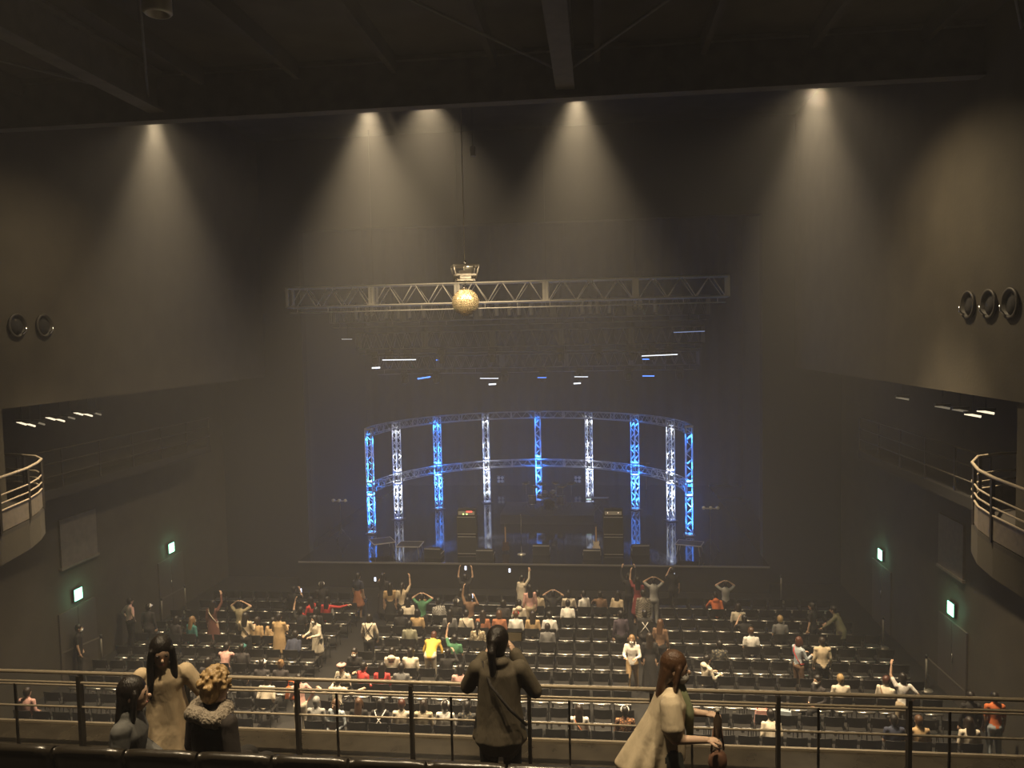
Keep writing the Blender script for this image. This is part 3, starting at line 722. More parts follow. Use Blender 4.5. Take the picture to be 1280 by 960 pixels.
for k,y in enumerate(ROWY):
    for bn,xs in BLK:
        for i,x in enumerate(xs):
            if bn=='left' and i==0 and k<2: continue
            if bn=='right' and i==11 and k<3: continue
            SEAT_DEF.append((k,bn,i,x+.02*((k*7+i*3)%3-1),y))
stuffm=MB()
for (k,bn,i,x,y) in SEAT_DEF:
    if k<2: continue
    l={'left':'black plastic seat, %s from the wall in the left block, %s row from the stage','centre':'black plastic seat, %s from the left in the centre block, %s row from the stage','right':'black plastic seat, %s from the aisle in the right block, %s row from the stage'}[bn]%((ORD+['fifteenth'])[i],ORD[k])
    e=empty('stalls_seat',(x,y,0),0,l,'seat','stalls seats')
    for nm,me in SEATM: link(nm,me,e)
def join_seats(defs):
    V=[];F=[];MI=[];SM=[]
    for (k,bn,i,x,y) in defs:
        for mi,(nm,me) in enumerate(SEATM):
            o=len(V); V+=[(v.co.x+x,v.co.y+y,v.co.z) for v in me.vertices]
            for p in me.polygons: F.append([j+o for j in p.vertices]); MI.append(mi); SM.append(p.use_smooth)
    me=bpy.data.meshes.new('front_row_seats'); me.from_pydata(V,[],F); me.polygons.foreach_set('material_index',MI); me.polygons.foreach_set('use_smooth',SM)
    for m in (MATS['seat_glint_strip'],M_seat,M_seatback,M_darkmetal,M_tag): me.materials.append(m)
    return link('front_row_seats',me)
tag(join_seats([d for d in SEAT_DEF if d[0]<2]),'black plastic seats of the two rows nearest the stage','seats',None,'stuff')

# crowd-control posts with belts along the walls
M_stan=mat('stanchion_grey',(.20,.18,.15),.45,metal=.4)
def stanchion(x,y,l,belt=None):
    e=empty('barrier_post',(x,y,0),0,l,'barrier post','belt barrier posts')
    MB().lathe([(.17,0),(.17,.015),(.05,.04),(.03,.05)],n=16).build('base',M_stan,e)
    MB().tube([(0,0,.04),(0,0,.92)],.028,8).build('pole',M_stan,e)
    MB().lathe([(.04,0),(.04,.09),(.02,.1)],c=(0,0,.9),n=10).build('belt_head',M_darkmetal,e)
    if belt:
        a=Vector((0,0,.93)); c=Vector((belt[0]-x,belt[1]-y,belt[2]))
        b=MB(); s=Vector((0,0,.025)); b._add([a-s,c-s,c+s,a+s],[(0,1,2,3)]); b.build('belt',mat('belt_web',(.10,.09,.075),.7),e)
stanchion(-15.1,24.65,'belt barrier post near the left wall with a belt to the post behind',(-15.0,26.0,.93))
stanchion(-15.0,26.0,'belt barrier post near the left wall, the one nearest the stage')
stanchion(-15.05,21.3,'belt barrier post beside the dark-clothed steward on the left',(-15.4,20.1,.93))
stanchion(6.5,28.1,'barrier post standing alone on the floor right of the front row')
stanchion(8.6,24.1,'barrier post standing alone near the right wall')
stanchion(8.7,21.25,'belt barrier post near the right wall with a belt down to a clip',(9.1,20.0,.6))

# ------------------------------------------------------------------ balcony seat backs at the bottom edge
M_vinyl=mat('seat_vinyl',(.022,.018,.013),.28,spec=.6,bump=.05,bscale=60)
def bseat_meshes():
    b=MB(); N=10; prof=[(.30,-.02,0),(.60,-.05,0),(.80,-.09,0),(.875,-.115,0),(.90,-.09,0),(.895,-.06,0),(.86,-.03,0),(.60,.04,0),(.30,.06,0)]
    rows=[]
    for z,y,_ in prof:
        r=[]
        for i in range(N+1):
            t=-1+2*i/N; w=.245*(1 if abs(t)<.9 else 1); x=t*w
            r.append((x,y-.012*(1-t*t)+(0.02 if abs(t)>.95 else 0),z-.025*abs(t)**6))
        rows.append(r)
    b.strip(rows[::-1]); 
    n=N+1
    for side in (0,N):
        idx=[j*n+side for j in range(len(prof))]; b.f.append(idx if side else idx[::-1]); b.mi.append(0); b.sm.append(False)
    back=b.mesh('backrest',M_vinyl)
    b=MB(); prof_x(b,[(.46,.40),(.48,.43),(.46,.46),(.0,.44),(.0,.36),(.44,.36)],-.23,.23); pan=b.mesh('seat_pan',M_vinyl)
    b=MB().box((.252,.16,.30),(.03,.36,.60)).box((.252,.18,.62),(.05,.40,.03)); arm=b.mesh('armrest',M_blackpl)
    b=MB().box((0,.1,.17),(.10,.30,.34)); ped=b.mesh('pedestal',M_darkmetal)
    return [('backrest',back),('seat_pan',pan),('armrest',arm),('pedestal',ped)]
BS=bseat_meshes()
xb=at(243,941,Z=7.05).x
for i in range(14):
    x=xb+.51*(i-6)+.255
    e=empty('theatre_chair',(x,4.70,6.15),0,'black vinyl balcony seat seen from behind, %s from the left along the bottom edge'%ORD[i],'seat','balcony seats in the row ahead')
    for nm,me in BS: link(nm,me,e)
# ------------------------------------------------------------------ people
import numpy as np
def cloth(name, col, fold=.5, sc=9., rough=.85):
    if name in MATS: return MATS[name]
    m = mat(name, col, rough, noise=.12, nscale=6)
    nt = m.node_tree; b = nt.nodes['Principled BSDF']
    tc = nt.nodes.new('ShaderNodeTexCoord'); mp = nt.nodes.new('ShaderNodeMapping'); mp.inputs['Scale'].default_value = (sc, sc, sc*.45)
    n = nt.nodes.new('ShaderNodeTexNoise'); n.inputs['Scale'].default_value = 1.6; n.inputs['Detail'].default_value = 3; n.inputs['Distortion'].default_value = .25
    bp = nt.nodes.new('ShaderNodeBump'); bp.inputs['Strength'].default_value = fold; bp.inputs['Distance'].default_value = .035
    nt.links.new(tc.outputs['Object'], mp.inputs['Vector']); nt.links.new(mp.outputs['Vector'], n.inputs['Vector'])
    nt.links.new(n.outputs['Fac'], bp.inputs['Height']); nt.links.new(bp.outputs['Normal'], b.inputs['Normal'])
    return m
def pattern_cloth(name, c1, c2, kind, scale):
    if name in MATS: return MATS[name]
    m = mat(name, c1, .85); nt = m.node_tree; b = nt.nodes['Principled BSDF']
    tc = nt.nodes.new('ShaderNodeTexCoord')
    if kind == 'check': t = nt.nodes.new('ShaderNodeTexChecker'); t.inputs['Color1'].default_value = (*c1,1); t.inputs['Color2'].default_value = (*c2,1); t.inputs['Scale'].default_value = scale; o = t.outputs['Color']; nt.links.new(tc.outputs['Object'], t.inputs['Vector'])
    else:
        if kind == 'stripe': t = nt.nodes.new('ShaderNodeTexWave'); t.bands_direction = 'Z'; t.inputs['Scale'].default_value = scale
        else: t = nt.nodes.new('ShaderNodeTexVoronoi'); t.inputs['Scale'].default_value = scale
        nt.links.new(tc.outputs['Object'], t.inputs['Vector'])
        r = nt.nodes.new('ShaderNodeValToRGB'); r.color_ramp.interpolation = 'CONSTANT'; r.color_ramp.elements[1].position = .5 if kind == 'stripe' else .42
        r.color_ramp.elements[0].color = (*c1,1); r.color_ramp.elements[1].color = (*c2,1)
        nt.links.new(t.outputs[0], r.inputs['Fac']); o = r.outputs['Color']
    nt.links.new(o, b.inputs['Base Color']); return m
PALC = dict(black=(.016,.014,.013), dark=(.035,.03,.03), navy=(.03,.035,.06), teal=(.04,.16,.15), grey=(.14,.135,.13), lgrey=(.32,.31,.29), cream=(.62,.54,.42), white=(.72,.68,.62),
    beige=(.50,.40,.27), tan=(.42,.28,.14), khaki=(.30,.25,.15), olive=(.13,.12,.07), sage=(.24,.23,.16), red=(.50,.045,.04), pink=(.58,.33,.28), orange=(.62,.16,.05), rust=(.34,.13,.06),
    maroon=(.14,.055,.04), brown=(.16,.09,.05), yellow=(.66,.42,.07), denim=(.16,.20,.25), ldenim=(.38,.42,.45), purple=(.06,.045,.06), wine=(.22,.04,.04), green=(.06,.18,.09), blue=(.12,.25,.60))
def C(n):
    if n == 'check': return pattern_cloth('cloth_check', (.5,.47,.42), (.03,.03,.03), 'check', 34)
    if n == 'plaid': return pattern_cloth('cloth_plaid', (.32,.28,.22), (.07,.06,.05), 'check', 26)
    if n == 'floral': return pattern_cloth('cloth_floral', (.62,.47,.26), (.45,.28,.14), 'spots', 22)
    if n == 'blouse': return pattern_cloth('cloth_blouse', (.60,.52,.38), (.22,.17,.10), 'spots', 18)
    if n == 'stripe': return pattern_cloth('cloth_stripe', (.62,.53,.38), (.30,.24,.16), 'stripe', 10)
    if n == 'ethnic': return pattern_cloth('cloth_ethnic', (.45,.20,.08), (.10,.05,.03), 'spots', 26)
    if n == 'camo': return pattern_cloth('cloth_camo', (.16,.14,.10), (.03,.03,.03), 'spots', 16)
    return cloth('cloth_'+n, PALC[n], .35)
M_skin = mat('skin', (.52,.33,.22), .55, noise=.06, nscale=12)
M_skin2 = mat('skin_light', (.60,.41,.29), .55, noise=.06, nscale=12)
M_eye = mat('eye_dark', (.02,.015,.012), .2); M_lip = mat('lips', (.42,.16,.13), .5)
M_shoe = mat('shoe_dark', (.03,.028,.026), .5)
HAIRC = dict(black=(.012,.009,.007), dark=(.022,.014,.009), brown=(.085,.042,.02), lbrown=(.22,.13,.06), blond=(.34,.225,.10), red=(.07,.024,.014), grey=(.25,.24,.22))
def hair_mat(n):
    k = 'hair_'+n
    if k in MATS: return MATS[k]
    m = cloth(k, HAIRC[n], .5, 55., .42)
    for nd in m.node_tree.nodes:
        if nd.type == 'MAPPING': nd.inputs['Scale'].default_value = (70, 70, 7)
        if nd.type == 'BUMP': nd.inputs['Distance'].default_value = .012
    return m

class Body:
    def __init__(s): s.mb = MB(); s.seg = []; s.post = MB()
    def tube(s, pts, rw, rd=None, side=None, mi=0, n=12, fold=None):
        pts = [Vector(p) for p in pts]; rd = rd or rw
        T = (pts[-1]-pts[0]).normalized()
        sd = Vector(side) if side else (T.cross(Vector((0,1,0))) if abs(T.y) < .9 else T.cross(Vector((1,0,0))))
        rings = []; P = []
        def ring(p, t, w_, d_, q=0.):
            u = (sd - t*sd.dot(t)).normalized(); v = t.cross(u)
            g_ = [1 + (fold[1]*q*math.sin(fold[0]*2*PI*k/n + q*1.3 + 1.1*math.sin(2*PI*k/n*2)) if fold else 0) for k in range(n)]
            return [p + (u*w_*math.cos(2*PI*k/n) + v*d_*math.sin(2*PI*k/n))*g_[k] for k in range(n)]
        m = len(pts)
        for i, p in enumerate(pts):
            t = (pts[min(i+1,m-1)]-pts[max(i-1,0)]).normalized()
            if i == 0: rings.append(ring(p - t*min(rw[0],rd[0])*.7, t, rw[0]*.6, rd[0]*.6))
            rings.append(ring(p, t, rw[i], rd[i], i/max(1,m-1)))
            if i == m-1: rings.append(ring(p + t*min(rw[-1],rd[-1])*.7, t, rw[-1]*.6, rd[-1]*.6))
        for r in rings: P += r
        F = []
        for i in range(len(rings)-1):
            for k in range(n): F.append((i*n+k, i*n+(k+1)%n, (i+1)*n+(k+1)%n, (i+1)*n+k))
        F.append(tuple(reversed(range(n)))); F.append(tuple((len(rings)-1)*n+k for k in range(n)))
        s.mb._add(P, F)
        for i in range(m-1): s.seg.append((pts[i], pts[i+1], (rw[i]+rd[i])/2, (rw[i+1]+rd[i+1])/2, mi))
        return s
    def blob(s, c, r, R=None, mi=0):
        s.mb.ell(c, r, R, 14, 9); rr = Vector(r) if not isinstance(r,(int,float)) else Vector((r,r,r))
        ax = max(range(3), key=lambda i: rr[i]); d = Vector((0,0,0)); mn = min(rr); d[ax] = max(0, rr[ax]-mn)
        if R: d = R @ d
        c = Vector(c); q = sum(rr)/3*.5 + mn*.5
        s.seg.append((c-d*.8, c+d*.8, q, q, mi)); return s
    def finish(s, name, nmat, voxel, smooth=3):
        me = s.mb.mesh(name+'_src', []); o = bpy.data.objects.new(name+'_src', me); COL.objects.link(o)
        md = o.modifiers.new('r', 'REMESH'); md.mode = 'VOXEL'; md.voxel_size = voxel; md.use_smooth_shade = True
        sm = o.modifiers.new('s', 'SMOOTH'); sm.factor = .5; sm.iterations = smooth
        dg = bpy.context.evaluated_depsgraph_get()
        out = bpy.data.meshes.new_from_object(o.evaluated_get(dg)); out.name = name
        bpy.data.objects.remove(o); bpy.data.meshes.remove(me)
        nf = len(out.polygons); cen = np.empty(nf*3, dtype=np.float32); out.polygons.foreach_get('center', cen); cen = cen.reshape(-1,3)
        best = np.full(nf, 1e9); mi = np.zeros(nf, dtype=np.int32)
        for a, b, ra, rb, m in s.seg:
            a = np.array(a); d = np.array(b)-a; L = max(d@d, 1e-9)
            t = np.clip((cen-a)@d/L, 0, 1); dist = np.linalg.norm(cen-(a+t[:,None]*d), axis=1) - (ra+(rb-ra)*t)
            k = dist < best; best[k] = dist[k]; mi[k] = m
        # append the untouched detail geometry (hands, face)
        V = [tuple(v.co) for v in out.vertices]; F = [tuple(p.vertices) for p in out.polygons]; off = len(V)
        fin = bpy.data.meshes.new(name); fin.from_pydata(V+s.post.v, [], F+[tuple(i+off for i in f) for f in s.post.f])
        fin.polygons.foreach_set('material_index', list(map(int, mi))+s.post.mi); fin.polygons.foreach_set('use_smooth', [True]*(nf+len(s.post.f)))
        for _ in range(nmat): fin.materials.append(None)
        fin.update(); bpy.data.meshes.remove(out); return fin

def hand(B, w, d, pn, curl=.5, sc=1., thumb=1, fine=False, mi=0):
    "w wrist, d direction of the hand, pn palm normal"
    w = Vector(w); d = Vector(d).normalized(); pn = Vector(pn); pn = (pn - d*pn.dot(d)).normalized(); s = d.cross(pn)
    Rm = Matrix((s, pn, d)).transposed(); n = 7 if fine else 5
    B.post.ell(w + d*.045*sc, (.040*sc,.017*sc,.055*sc), Rm, 10 if fine else 8, 7 if fine else 5, mi)
    for k, (o, L) in enumerate(((-.028,.062),(-.010,.075),(.010,.078),(.029,.068))):
        a = w + d*.085*sc + s*o*sc; L *= sc
        p1 = a + (d*math.cos(curl*.5) + pn*math.sin(curl*.5))*L*.45
        p2 = p1 + (d*math.cos(curl*1.3) + pn*math.sin(curl*1.3))*L*.33
        p3 = p2 + (d*math.cos(curl*2.0) + pn*math.sin(curl*2.0))*L*.25
        B.post.tube([a-d*.02*sc, p1, p2, p3], [.0095*sc,.009*sc,.0085*sc,.006*sc], n, mi)
    a = w + d*.03*sc + s*.032*sc*thumb
    p1 = a + (d*.6 + s*thumb*.7 + pn*.35).normalized()*.035*sc; p2 = p1 + (d*.85 + s*thumb*.2 + pn*.5).normalized()*.030*sc
    B.post.tube([a, p1, p2], [.012*sc,.0105*sc,.007*sc], n, mi)

ARM = dict(down=((.05,.0,-.27),(.06,.06,-.50)), lap=((.05,.02,-.26),(-.06,.24,-.34)), phone=((.07,.20,-.10),(-.05,.30,.13)), up=((.09,.10,.22),(.06,.14,.46)), head=((.17,.10,.12),(-.03,.02,.27)),
    out=((.20,.08,-.14),(.40,.20,-.04)), front=((.06,.08,-.25),(-.03,.32,-.20)), hip=((.19,-.06,-.21),(.05,.05,-.40)), point=((.24,.10,-.03),(.47,.20,.03)), reach=((.10,.22,-.12),(.08,.44,-.20)), brace=((.07,.10,-.26),(.06,.22,-.47)))
def body_mesh(name, legs='stand', arms=('down','down'), g='long', lean=0., side=0., hood=False, mask=False, headyaw=0., headpitch=0., voxel=.026, sleeve=.0, hem=None, fine=False, extra=None, noshoe=False, walk=0., bulk=0., hold=(.6,.6), strap=None):
    """returns (mesh, head matrix). local: feet/seat at origin, faces +Y. slots 0 skin 1 top 2 bottom 3 shoe 4 mask/accent 5 eye 6 lips"""
    B = Body(); sit = legs == 'sit'
    pz = .55 if sit else .90
    hip = Vector((0,0,pz)); Rl = Matrix.Rotation(-lean,3,'X') @ Matrix.Rotation(side,3,'Y')
    T = lambda x,y,z: hip + Rl @ Vector((x,y,z))
    wst, ch, nk = T(0,.0,.17), T(0,.0,.36), T(0,-.015,.50)
    Hm = Matrix.Rotation(headyaw,3,'Z') @ Matrix.Rotation(-lean*.5+headpitch,3,'X'); hc = T(0,.0,.50) + Matrix.Rotation(-lean*.6,3,'X') @ Vector((0,.02,.125))
    X = Rl @ Vector((1,0,0)); k = bulk
    # torso
    B.tube([hip+Vector((0,0,-.02)), wst, T(0,0,.27), ch, T(0,-.01,.44)], [.150+k,.125+k,.140+k,.160+k,.135+k*.6], [.115+k,.098+k,.108+k,.110+k,.08+k*.6], X, 1, 16)
    B.blob(hip+Vector((0,-.01 if not sit else .0,-.04)), (.16+k,.125+k,.12), None, 2)
    # neck, head
    B.tube([nk+Vector((0,0,-.04)), hc+Vector((0,-.01,-.06))], [.052,.048], None, None, 0)
    B.blob(hc, (.076,.094,.112), Hm, 0); B.blob(hc + Hm @ Vector((0,.030,-.060)), (.055,.060,.062), Hm, 0)
    if hood: B.blob(nk+Vector((0,-.085,-.01)), (.115,.07,.08), None, 1)
    # arms
    longs = g in ('long','coat','ldress')
    for s, nm, th in ((1,arms[1],-1),(-1,arms[0],1)):
        sh = T(s*.165,-.01,.425)
        e, w_ = ARM[nm] if isinstance(nm,str) else nm
        el = sh + Rl @ Vector((s*e[0],e[1],e[2])); wr = sh + Rl @ Vector((s*w_[0],w_[1],w_[2]))
        B.blob(sh, (.062+k*.6,.062+k*.6,.060+k*.5), None, 1)
        q = sleeve
        if longs:
            B.tube([sh, el], [.056+q,.048+q],None,None,1); B.tube([el, wr], [.047+q,.036+q*1.2],None,None,1)
        else:
            md = sh.lerp(el,.72); B.tube([sh, md], [.058+q,.054+q*1.6],None,None,1); B.tube([sh, el], [.046,.039],None,None,0); B.tube([el, wr], [.039,.028],None,None,0)
        d = (wr-el).normalized(); pn = Vector((-s*.8,.3,0)) if abs(d.z) > .6 else Vector((0,0,-1))
        B.tube([wr-d*.03, wr+d*.02],[.028,.026],None,None,0)
        hand(B, wr, d, pn, hold[0 if s < 0 else 1], 1., th*1, fine)
    # legs
    skirt = g in ('dress','ldress','skirt')
    for s in (1,-1):
        hp = hip + Vector((s*.085,0,-.03))
        if sit: kn, an = Vector((s*.10,.42,.50)), Vector((s*.11,.40,.09))
        else: kn, an = Vector((s*.095,.03+s*walk*.18,.47)), Vector((s*.10,-.02+s*walk*.30,.08))
        lm = 0 if skirt else 2; r = 0. if skirt else .012
        B.tube([hp, kn], [.088+r*.6,.058+r],None,None,2 if sit else lm); B.tube([kn, an], [.056+r,.040+r*1.2],None,None,lm)
        B.tube([an+Vector((0,-.035,-.045)), an+Vector((s*.02,.13,-.05))], [.042,.036],[.045,.030],Vector((1,0,0)),3)
    if skirt and not sit:
        hz_ = hem or .48; B.tube([wst+Vector((0,0,-.03)), hip, Vector((0,0,(hz_+.85)/2)), Vector((0,0,hz_))], [.13,.165,.20,.235], [.10,.13,.165,.20], X, 2 if g == 'skirt' else 1, 18)
    if skirt and sit: B.tube([hip+Vector((0,.0,.0)), Vector((0,.40,.50))], [.17,.20],[.11,.10],Vector((1,0,0)),2)
    if g in ('coat','ldress') and not sit and g == 'coat':
        hz_ = hem or .62; B.tube([ch, wst, hip, Vector((0,0,hz_))], [.165+k,.165+k,.19+k,.215+k], [.12+k,.125+k,.145+k,.165+k], X, 1, 18)
    if g == 'coat' and sit: B.tube([wst, hip+Vector((0,-.03,-.02))], [.16,.19],[.12,.14],X,1)
    if strap:
        B.post.tube([T(-.10,.11,.44),T(-.13,-.02,.47),T(-.06,-.125,.36),T(.06,-.130,.20),T(.15,-.06,.04),T(.15,.06,.04)], .014, 5, 4)
    if strap == 'x':
        B.post.tube([T(.10,.11,.44),T(.13,-.02,.47),T(.06,-.128,.36),T(-.06,-.133,.20),T(-.15,-.06,.04)], .014, 5, 4)
    # face detail
    F = lambda x,y,z: hc + Hm @ Vector((x,y,z))
    B.post.ell(F(0,.102,-.02), (.011,.016,.018), Hm, 8, 6, 0)
    for s in (-1,1):
        B.post.ell(F(s*.031,.082,.008), (.013,.008,.006), Hm, 8, 5, 5); B.post.ell(F(s*.031,.086,.026), (.016,.005,.003), Hm, 6, 4, 5)
        B.post.ell(F(s*.077,-.005,-.01), (.009,.02,.03), Hm, 8, 6, 0)
    if mask:
        B.post.ell(F(0,.052,-.062), (.062,.058,.052), Hm, 12, 8, 7)
        for s in (-1,1): B.post.tube([F(s*.055,.06,-.045),F(s*.08,-.01,-.005)], .003, 4, 7)
    else: B.post.ell(F(0,.087,-.062), (.022,.008,.007), Hm, 8, 5, 6)
    if extra: extra(B, dict(T=T, hip=hip, hc=hc, Hm=Hm, nk=nk, X=X))
    me = B.finish(name, 8, voxel, 4 if fine else 2)
    M = Hm.to_4x4(); M.translation = hc
    return me, M

# hair styles, head-local
def hair_mesh(style, voxel=.02, fine=False):
    B = Body(); rnd = random.Random(3)
    if style != 'bald': B.blob((0,-.020,.030), (.090,.104,.108))
    if style in ('short','curly','cap','beret','pony','bun'): B.blob((0,-.045,-.02), (.082,.068,.085))
    if style in ('bob','long','longfront'):
        B.blob((0,-.045,-.03), (.092,.075,.10))
        for s in (-1,1): B.tube([(s*.078,.03,.03),(s*.088,.02,-.06),(s*.082,.01,-.13 if style == 'bob' else -.20)], [.020,.022,.016])
    if style == 'bob': B.tube([(0,-.05,0),(0,-.055,-.11)], [.085,.088],[.06,.055],(1,0,0))
    if style in ('long','longfront'): B.tube([(0,-.06,.0),(0,-.085,-.15),(0,-.10,-.28),(0,-.095,-.38)], [.085,.098,.095,.06],[.055,.042,.036,.022],(1,0,0))
    if style == 'longfront':
        for s in (-1,1): B.tube([(s*.075,.035,.04),(s*.088,.045,-.08),(s*.085,.085,-.22),(s*.075,.10,-.36),(s*.07,.10,-.44)], [.026,.030,.034,.028,.012])
    if style == 'pony': B.blob((0,-.115,.045), .035); B.tube([(0,-.115,.045),(0,-.165,-.02),(0,-.150,-.16),(0,-.135,-.30)], [.026,.034,.030,.012])
    if style == 'bun': B.blob((0,-.085,.105), (.05,.05,.045))
    if style == 'curly':
        for k in range(150):
            a, t = rnd.uniform(0,2*PI), rnd.uniform(.0,1.75); p = Vector((.095*math.sin(t)*math.cos(a), -.015+.108*math.sin(t)*math.sin(a), .03+.112*math.cos(t)))
            if p.y > .07 and p.z < .07: continue
            B.blob(p*rnd.uniform(1.0,1.10), rnd.uniform(.010,.019))
    me = B.finish('hair', 1, voxel, 2); return me
HAIRS = {}
def get_hair(style):
    if style not in HAIRS: HAIRS[style] = hair_mesh(style)
    return HAIRS[style]
CAPM = MB().lathe([(.0,.118),(.06,.108),(.095,.07),(.108,.02),(.104,.015)], n=16).ell((0,.125,.022),(.075,.055,.010),None,12,5).mesh('cap', None)
BERM = MB().lathe([(.0,.125),(.07,.12),(.125,.09),(.12,.065),(.09,.05)], n=16).mesh('cap', None)
BODIES = {}
def person(loc, rz, label, top, bottom, hair, hcol, key, scale=1., mask=None, accent='white', skin=None, group='audience members', name='person', shoes=None):
    ks = repr(sorted(key.items()))
    if ks not in BODIES: BODIES[ks] = body_mesh('person_body', **key)
    me, M = BODIES[ks]
    o = link(name, me, None, loc, (0,0,rz)); o.scale = (scale,)*3
    tag(o, label, 'person', group)
    for i, m in enumerate((skin or M_skin, C(top), C(bottom), shoes or M_shoe, C(accent), M_eye, M_lip, C('white'))):
        o.material_slots[i].link = 'OBJECT'; o.material_slots[i].material = m
    st = {'cap':'cap','beret':'beret'}.get(hair)
    h = link('hair', get_hair(hair), o); h.matrix_local = M; h.material_slots[0].link = 'OBJECT'; h.material_slots[0].material = hair_mat(hcol)
    if hair in ('cap','beret'):
        c = link('cap', CAPM if hair == 'cap' else BERM, o); c.matrix_local = M
        if not c.data.materials: c.data.materials.append(None)
        c.material_slots[0].link = 'OBJECT'; c.material_slots[0].material = C(accent)
    return o

TAKEN = set(); CROWD = []
def sit(px, py, label, top, bottom='black', hair='long', hcol='black', arms=('lap','lap'), g='long', rz=0., lean=.08, **kw):
    q = at(px, py, Z=1.27); k = min(range(10), key=lambda i: abs(ROWY[i]-q.y+.0)); 
    x = at(px, py, Y=ROWY[k]).x
    cand = sorted(SEATX, key=lambda s: abs(s-x))
    for s in cand[:6]:
        if (k, round(s,2)) not in TAKEN: x = s; TAKEN.add((k, round(s,2))); break
    pk = {a: kw.pop(a) for a in ('mask','accent','scale','skin') if a in kw}
    key = dict(legs='sit', arms=arms, g=g, lean=lean, **kw)
    if pk.pop('mask', None): key['mask'] = True
    return person((x, ROWY[k]-.04, -.015), math.radians(rz), label, top, bottom, hair, hcol, key, **pk)
def stand(px, py, label, top, bottom='black', hair='long', hcol='black', arms=('down','down'), g='long', rz=0., lean=.03, h=1.6, free=False, Y=None, **kw):
    q = at(px, py, Z=h); y = q.y
    if not free:
        k = min(range(-1,10), key=lambda i: abs(26.2-i+.52-y)); y = 26.2-k+.50
    if Y: y = Y
    x = at(px, py, Y=y).x
    pk = {a: kw.pop(a) for a in ('mask','accent','scale','skin') if a in kw}
    pk.setdefault('scale', h/1.63)
    key = dict(legs='stand', arms=arms, g=g, lean=lean, **kw)
    if pk.pop('mask', None): key['mask'] = True
    return person((x, y, 0), math.radians(rz), label, top, bottom, hair, hcol, key, **pk)
M_screen = mat('phone_screen', (.7,.75,.9), .2, emit=(.75,.82,1), estr=2.2)
def phone(px, py, Y, label, lit=True):
    p = at(px, py, Y=Y)
    e = empty('smartphone', p, 0, label, 'phone', 'raised phones in the stalls')
    MB().box((0,0,0),(.078,.010,.155)).build('case', M_blackpl, e); MB().box((0,-.0065,0),(.070,.003,.145)).build('screen', M_screen if lit else M_lensoff, e)
def tote(p, l, c, s=1., name='shoulder_bag'):
    e = empty(name, p, random.uniform(-.4,.4), l, 'bag', 'bags in the stalls')
    B = MB().box((0,0,.15*s),(.32*s,.14*s,.30*s),None,0,.8).box((0,-.075*s,.12*s),(.24*s,.03*s,.16*s)); B.build('bag_body', C(c), e)
    MB().tube([(-.10*s,0,.30*s),(-.07*s,0,.46*s),(.07*s,0,.46*s),(.10*s,0,.30*s)], .012*s, 6).build('handle', C(c), e)
# ------------------------------------------------------------------ audience, left block
sit(222,768,'black-haired person in dark clothes seated at the wall end of the left block','dark',hair='bob',rz=-20)
sit(243,765,'seated woman with long light brown hair over a teal top, left block','teal',hair='long',hcol='lbrown',rz=-25)
stand(265,746,'standing woman in cream cardigan and maroon dress with both arms raised','maroon','maroon',g='ldress',hem=.35,hair='long',arms=('down','up'),accent='cream',strap=True)
stand(299,747,'standing person in khaki blouse with hands on head, left block','khaki','dark',hair='bun',arms=('head','head'),g='tee')
stand(306,768,'standing person in pale beige vest with black shoulder strap, left block','beige','black',hair='long',strap=True,accent='black',arms=('front','front'))
sit(318,772,'seated person in plain tan blouse leaning on the neighbour in floral','tan',hair='bob',hcol='dark',lean=.25)
sit(333,768,'seated woman in orange-beige floral blouse, left block','floral',hair='long',lean=.25,arms=('lap','reach'))
stand(348,766,'standing person from behind in a long tan coat with bare legs','tan','tan',g='coat',hem=.45,hair='short',arms=('front','front'),accent='tan')
sit(368,784,'seated person in navy jacket bending forward beside the tan coat','navy',hair='short',lean=.6)
sit(381,762,'dark-clothed seated person raising one bare arm, left block','black',g='tee',hair='short',arms=('up','lap'))
sit(371,733,'front-row seated person in black holding up a bright phone, far left','black',hair='short',arms=('lap','phone'),g='tee')
sit(391,741,'seated woman in red top turned sideways in the left block','red',hair='long',rz=70,arms=('front','lap'))
stand(402,731,'standing person in black with a white cap, front of left block','black','black',hair='cap',accent='white',rz=20,arms=('front','front'))
sit(409,743,'seated woman in red top pointing to the right','red',hair='long',arms=('lap','point'),rz=-10)
sit(394,764,'black-haired person in black seated in front of the cream-cardigan woman','black',hair='bob')
stand(396,772,'standing woman in cream cardigan over black dress looking at a blue phone','cream','black',g='coat',hem=.5,hair='long',rz=150,arms=('front','front'),lean=.15,mask=True)
sit(427,803,'masked person in black facing the balcony in the left aisle seats','black',hair='short',rz=178,mask=True,arms=('front','lap'))
stand(447,720,'standing person in dark navy top and rust skirt near the stage','navy','rust',g='skirt',hem=.5,hair='short',rz=-20)
stand(460,769,'standing person in cream blouse with crossed black braces','cream','black',hair='bob',g='long',strap='x',accent='black',arms=('brace','brace'),lean=.18)
stand(478,719,'tall woman in dark grey dress near the stage holding up a phone','dark','dark',g='dress',hem=.25,hair='long',arms=('phone','down'))
stand(487,724,'standing woman in tan top and dark skirt near the stage, left aisle','tan','black',g='skirt',hem=.4,hair='long',rz=15)
stand(502,729,'woman in beige top reaching up toward the stage','beige','black',g='tee',hair='pony',arms=('down','up'),lean=.1)
sit(345,832,'seated person with a brown bun in the left block','dark',hair='bun',hcol='lbrown')
sit(370,834,'seated person in dark clothes with a white cap, left block','dark',hair='cap',accent='white')
sit(388,823,'seated girl in pink beret facing the balcony','cream',hair='beret',accent='pink',rz=160,arms=('lap','front'))
sit(402,818,'seated person in bright red jacket with short black hair','red',hair='short',rz=-35)
sit(432,824,'seated woman in bright red jacket with long black hair','red',hair='long')
sit(456,824,'seated person in grey top beside the red jackets','grey',hair='short')
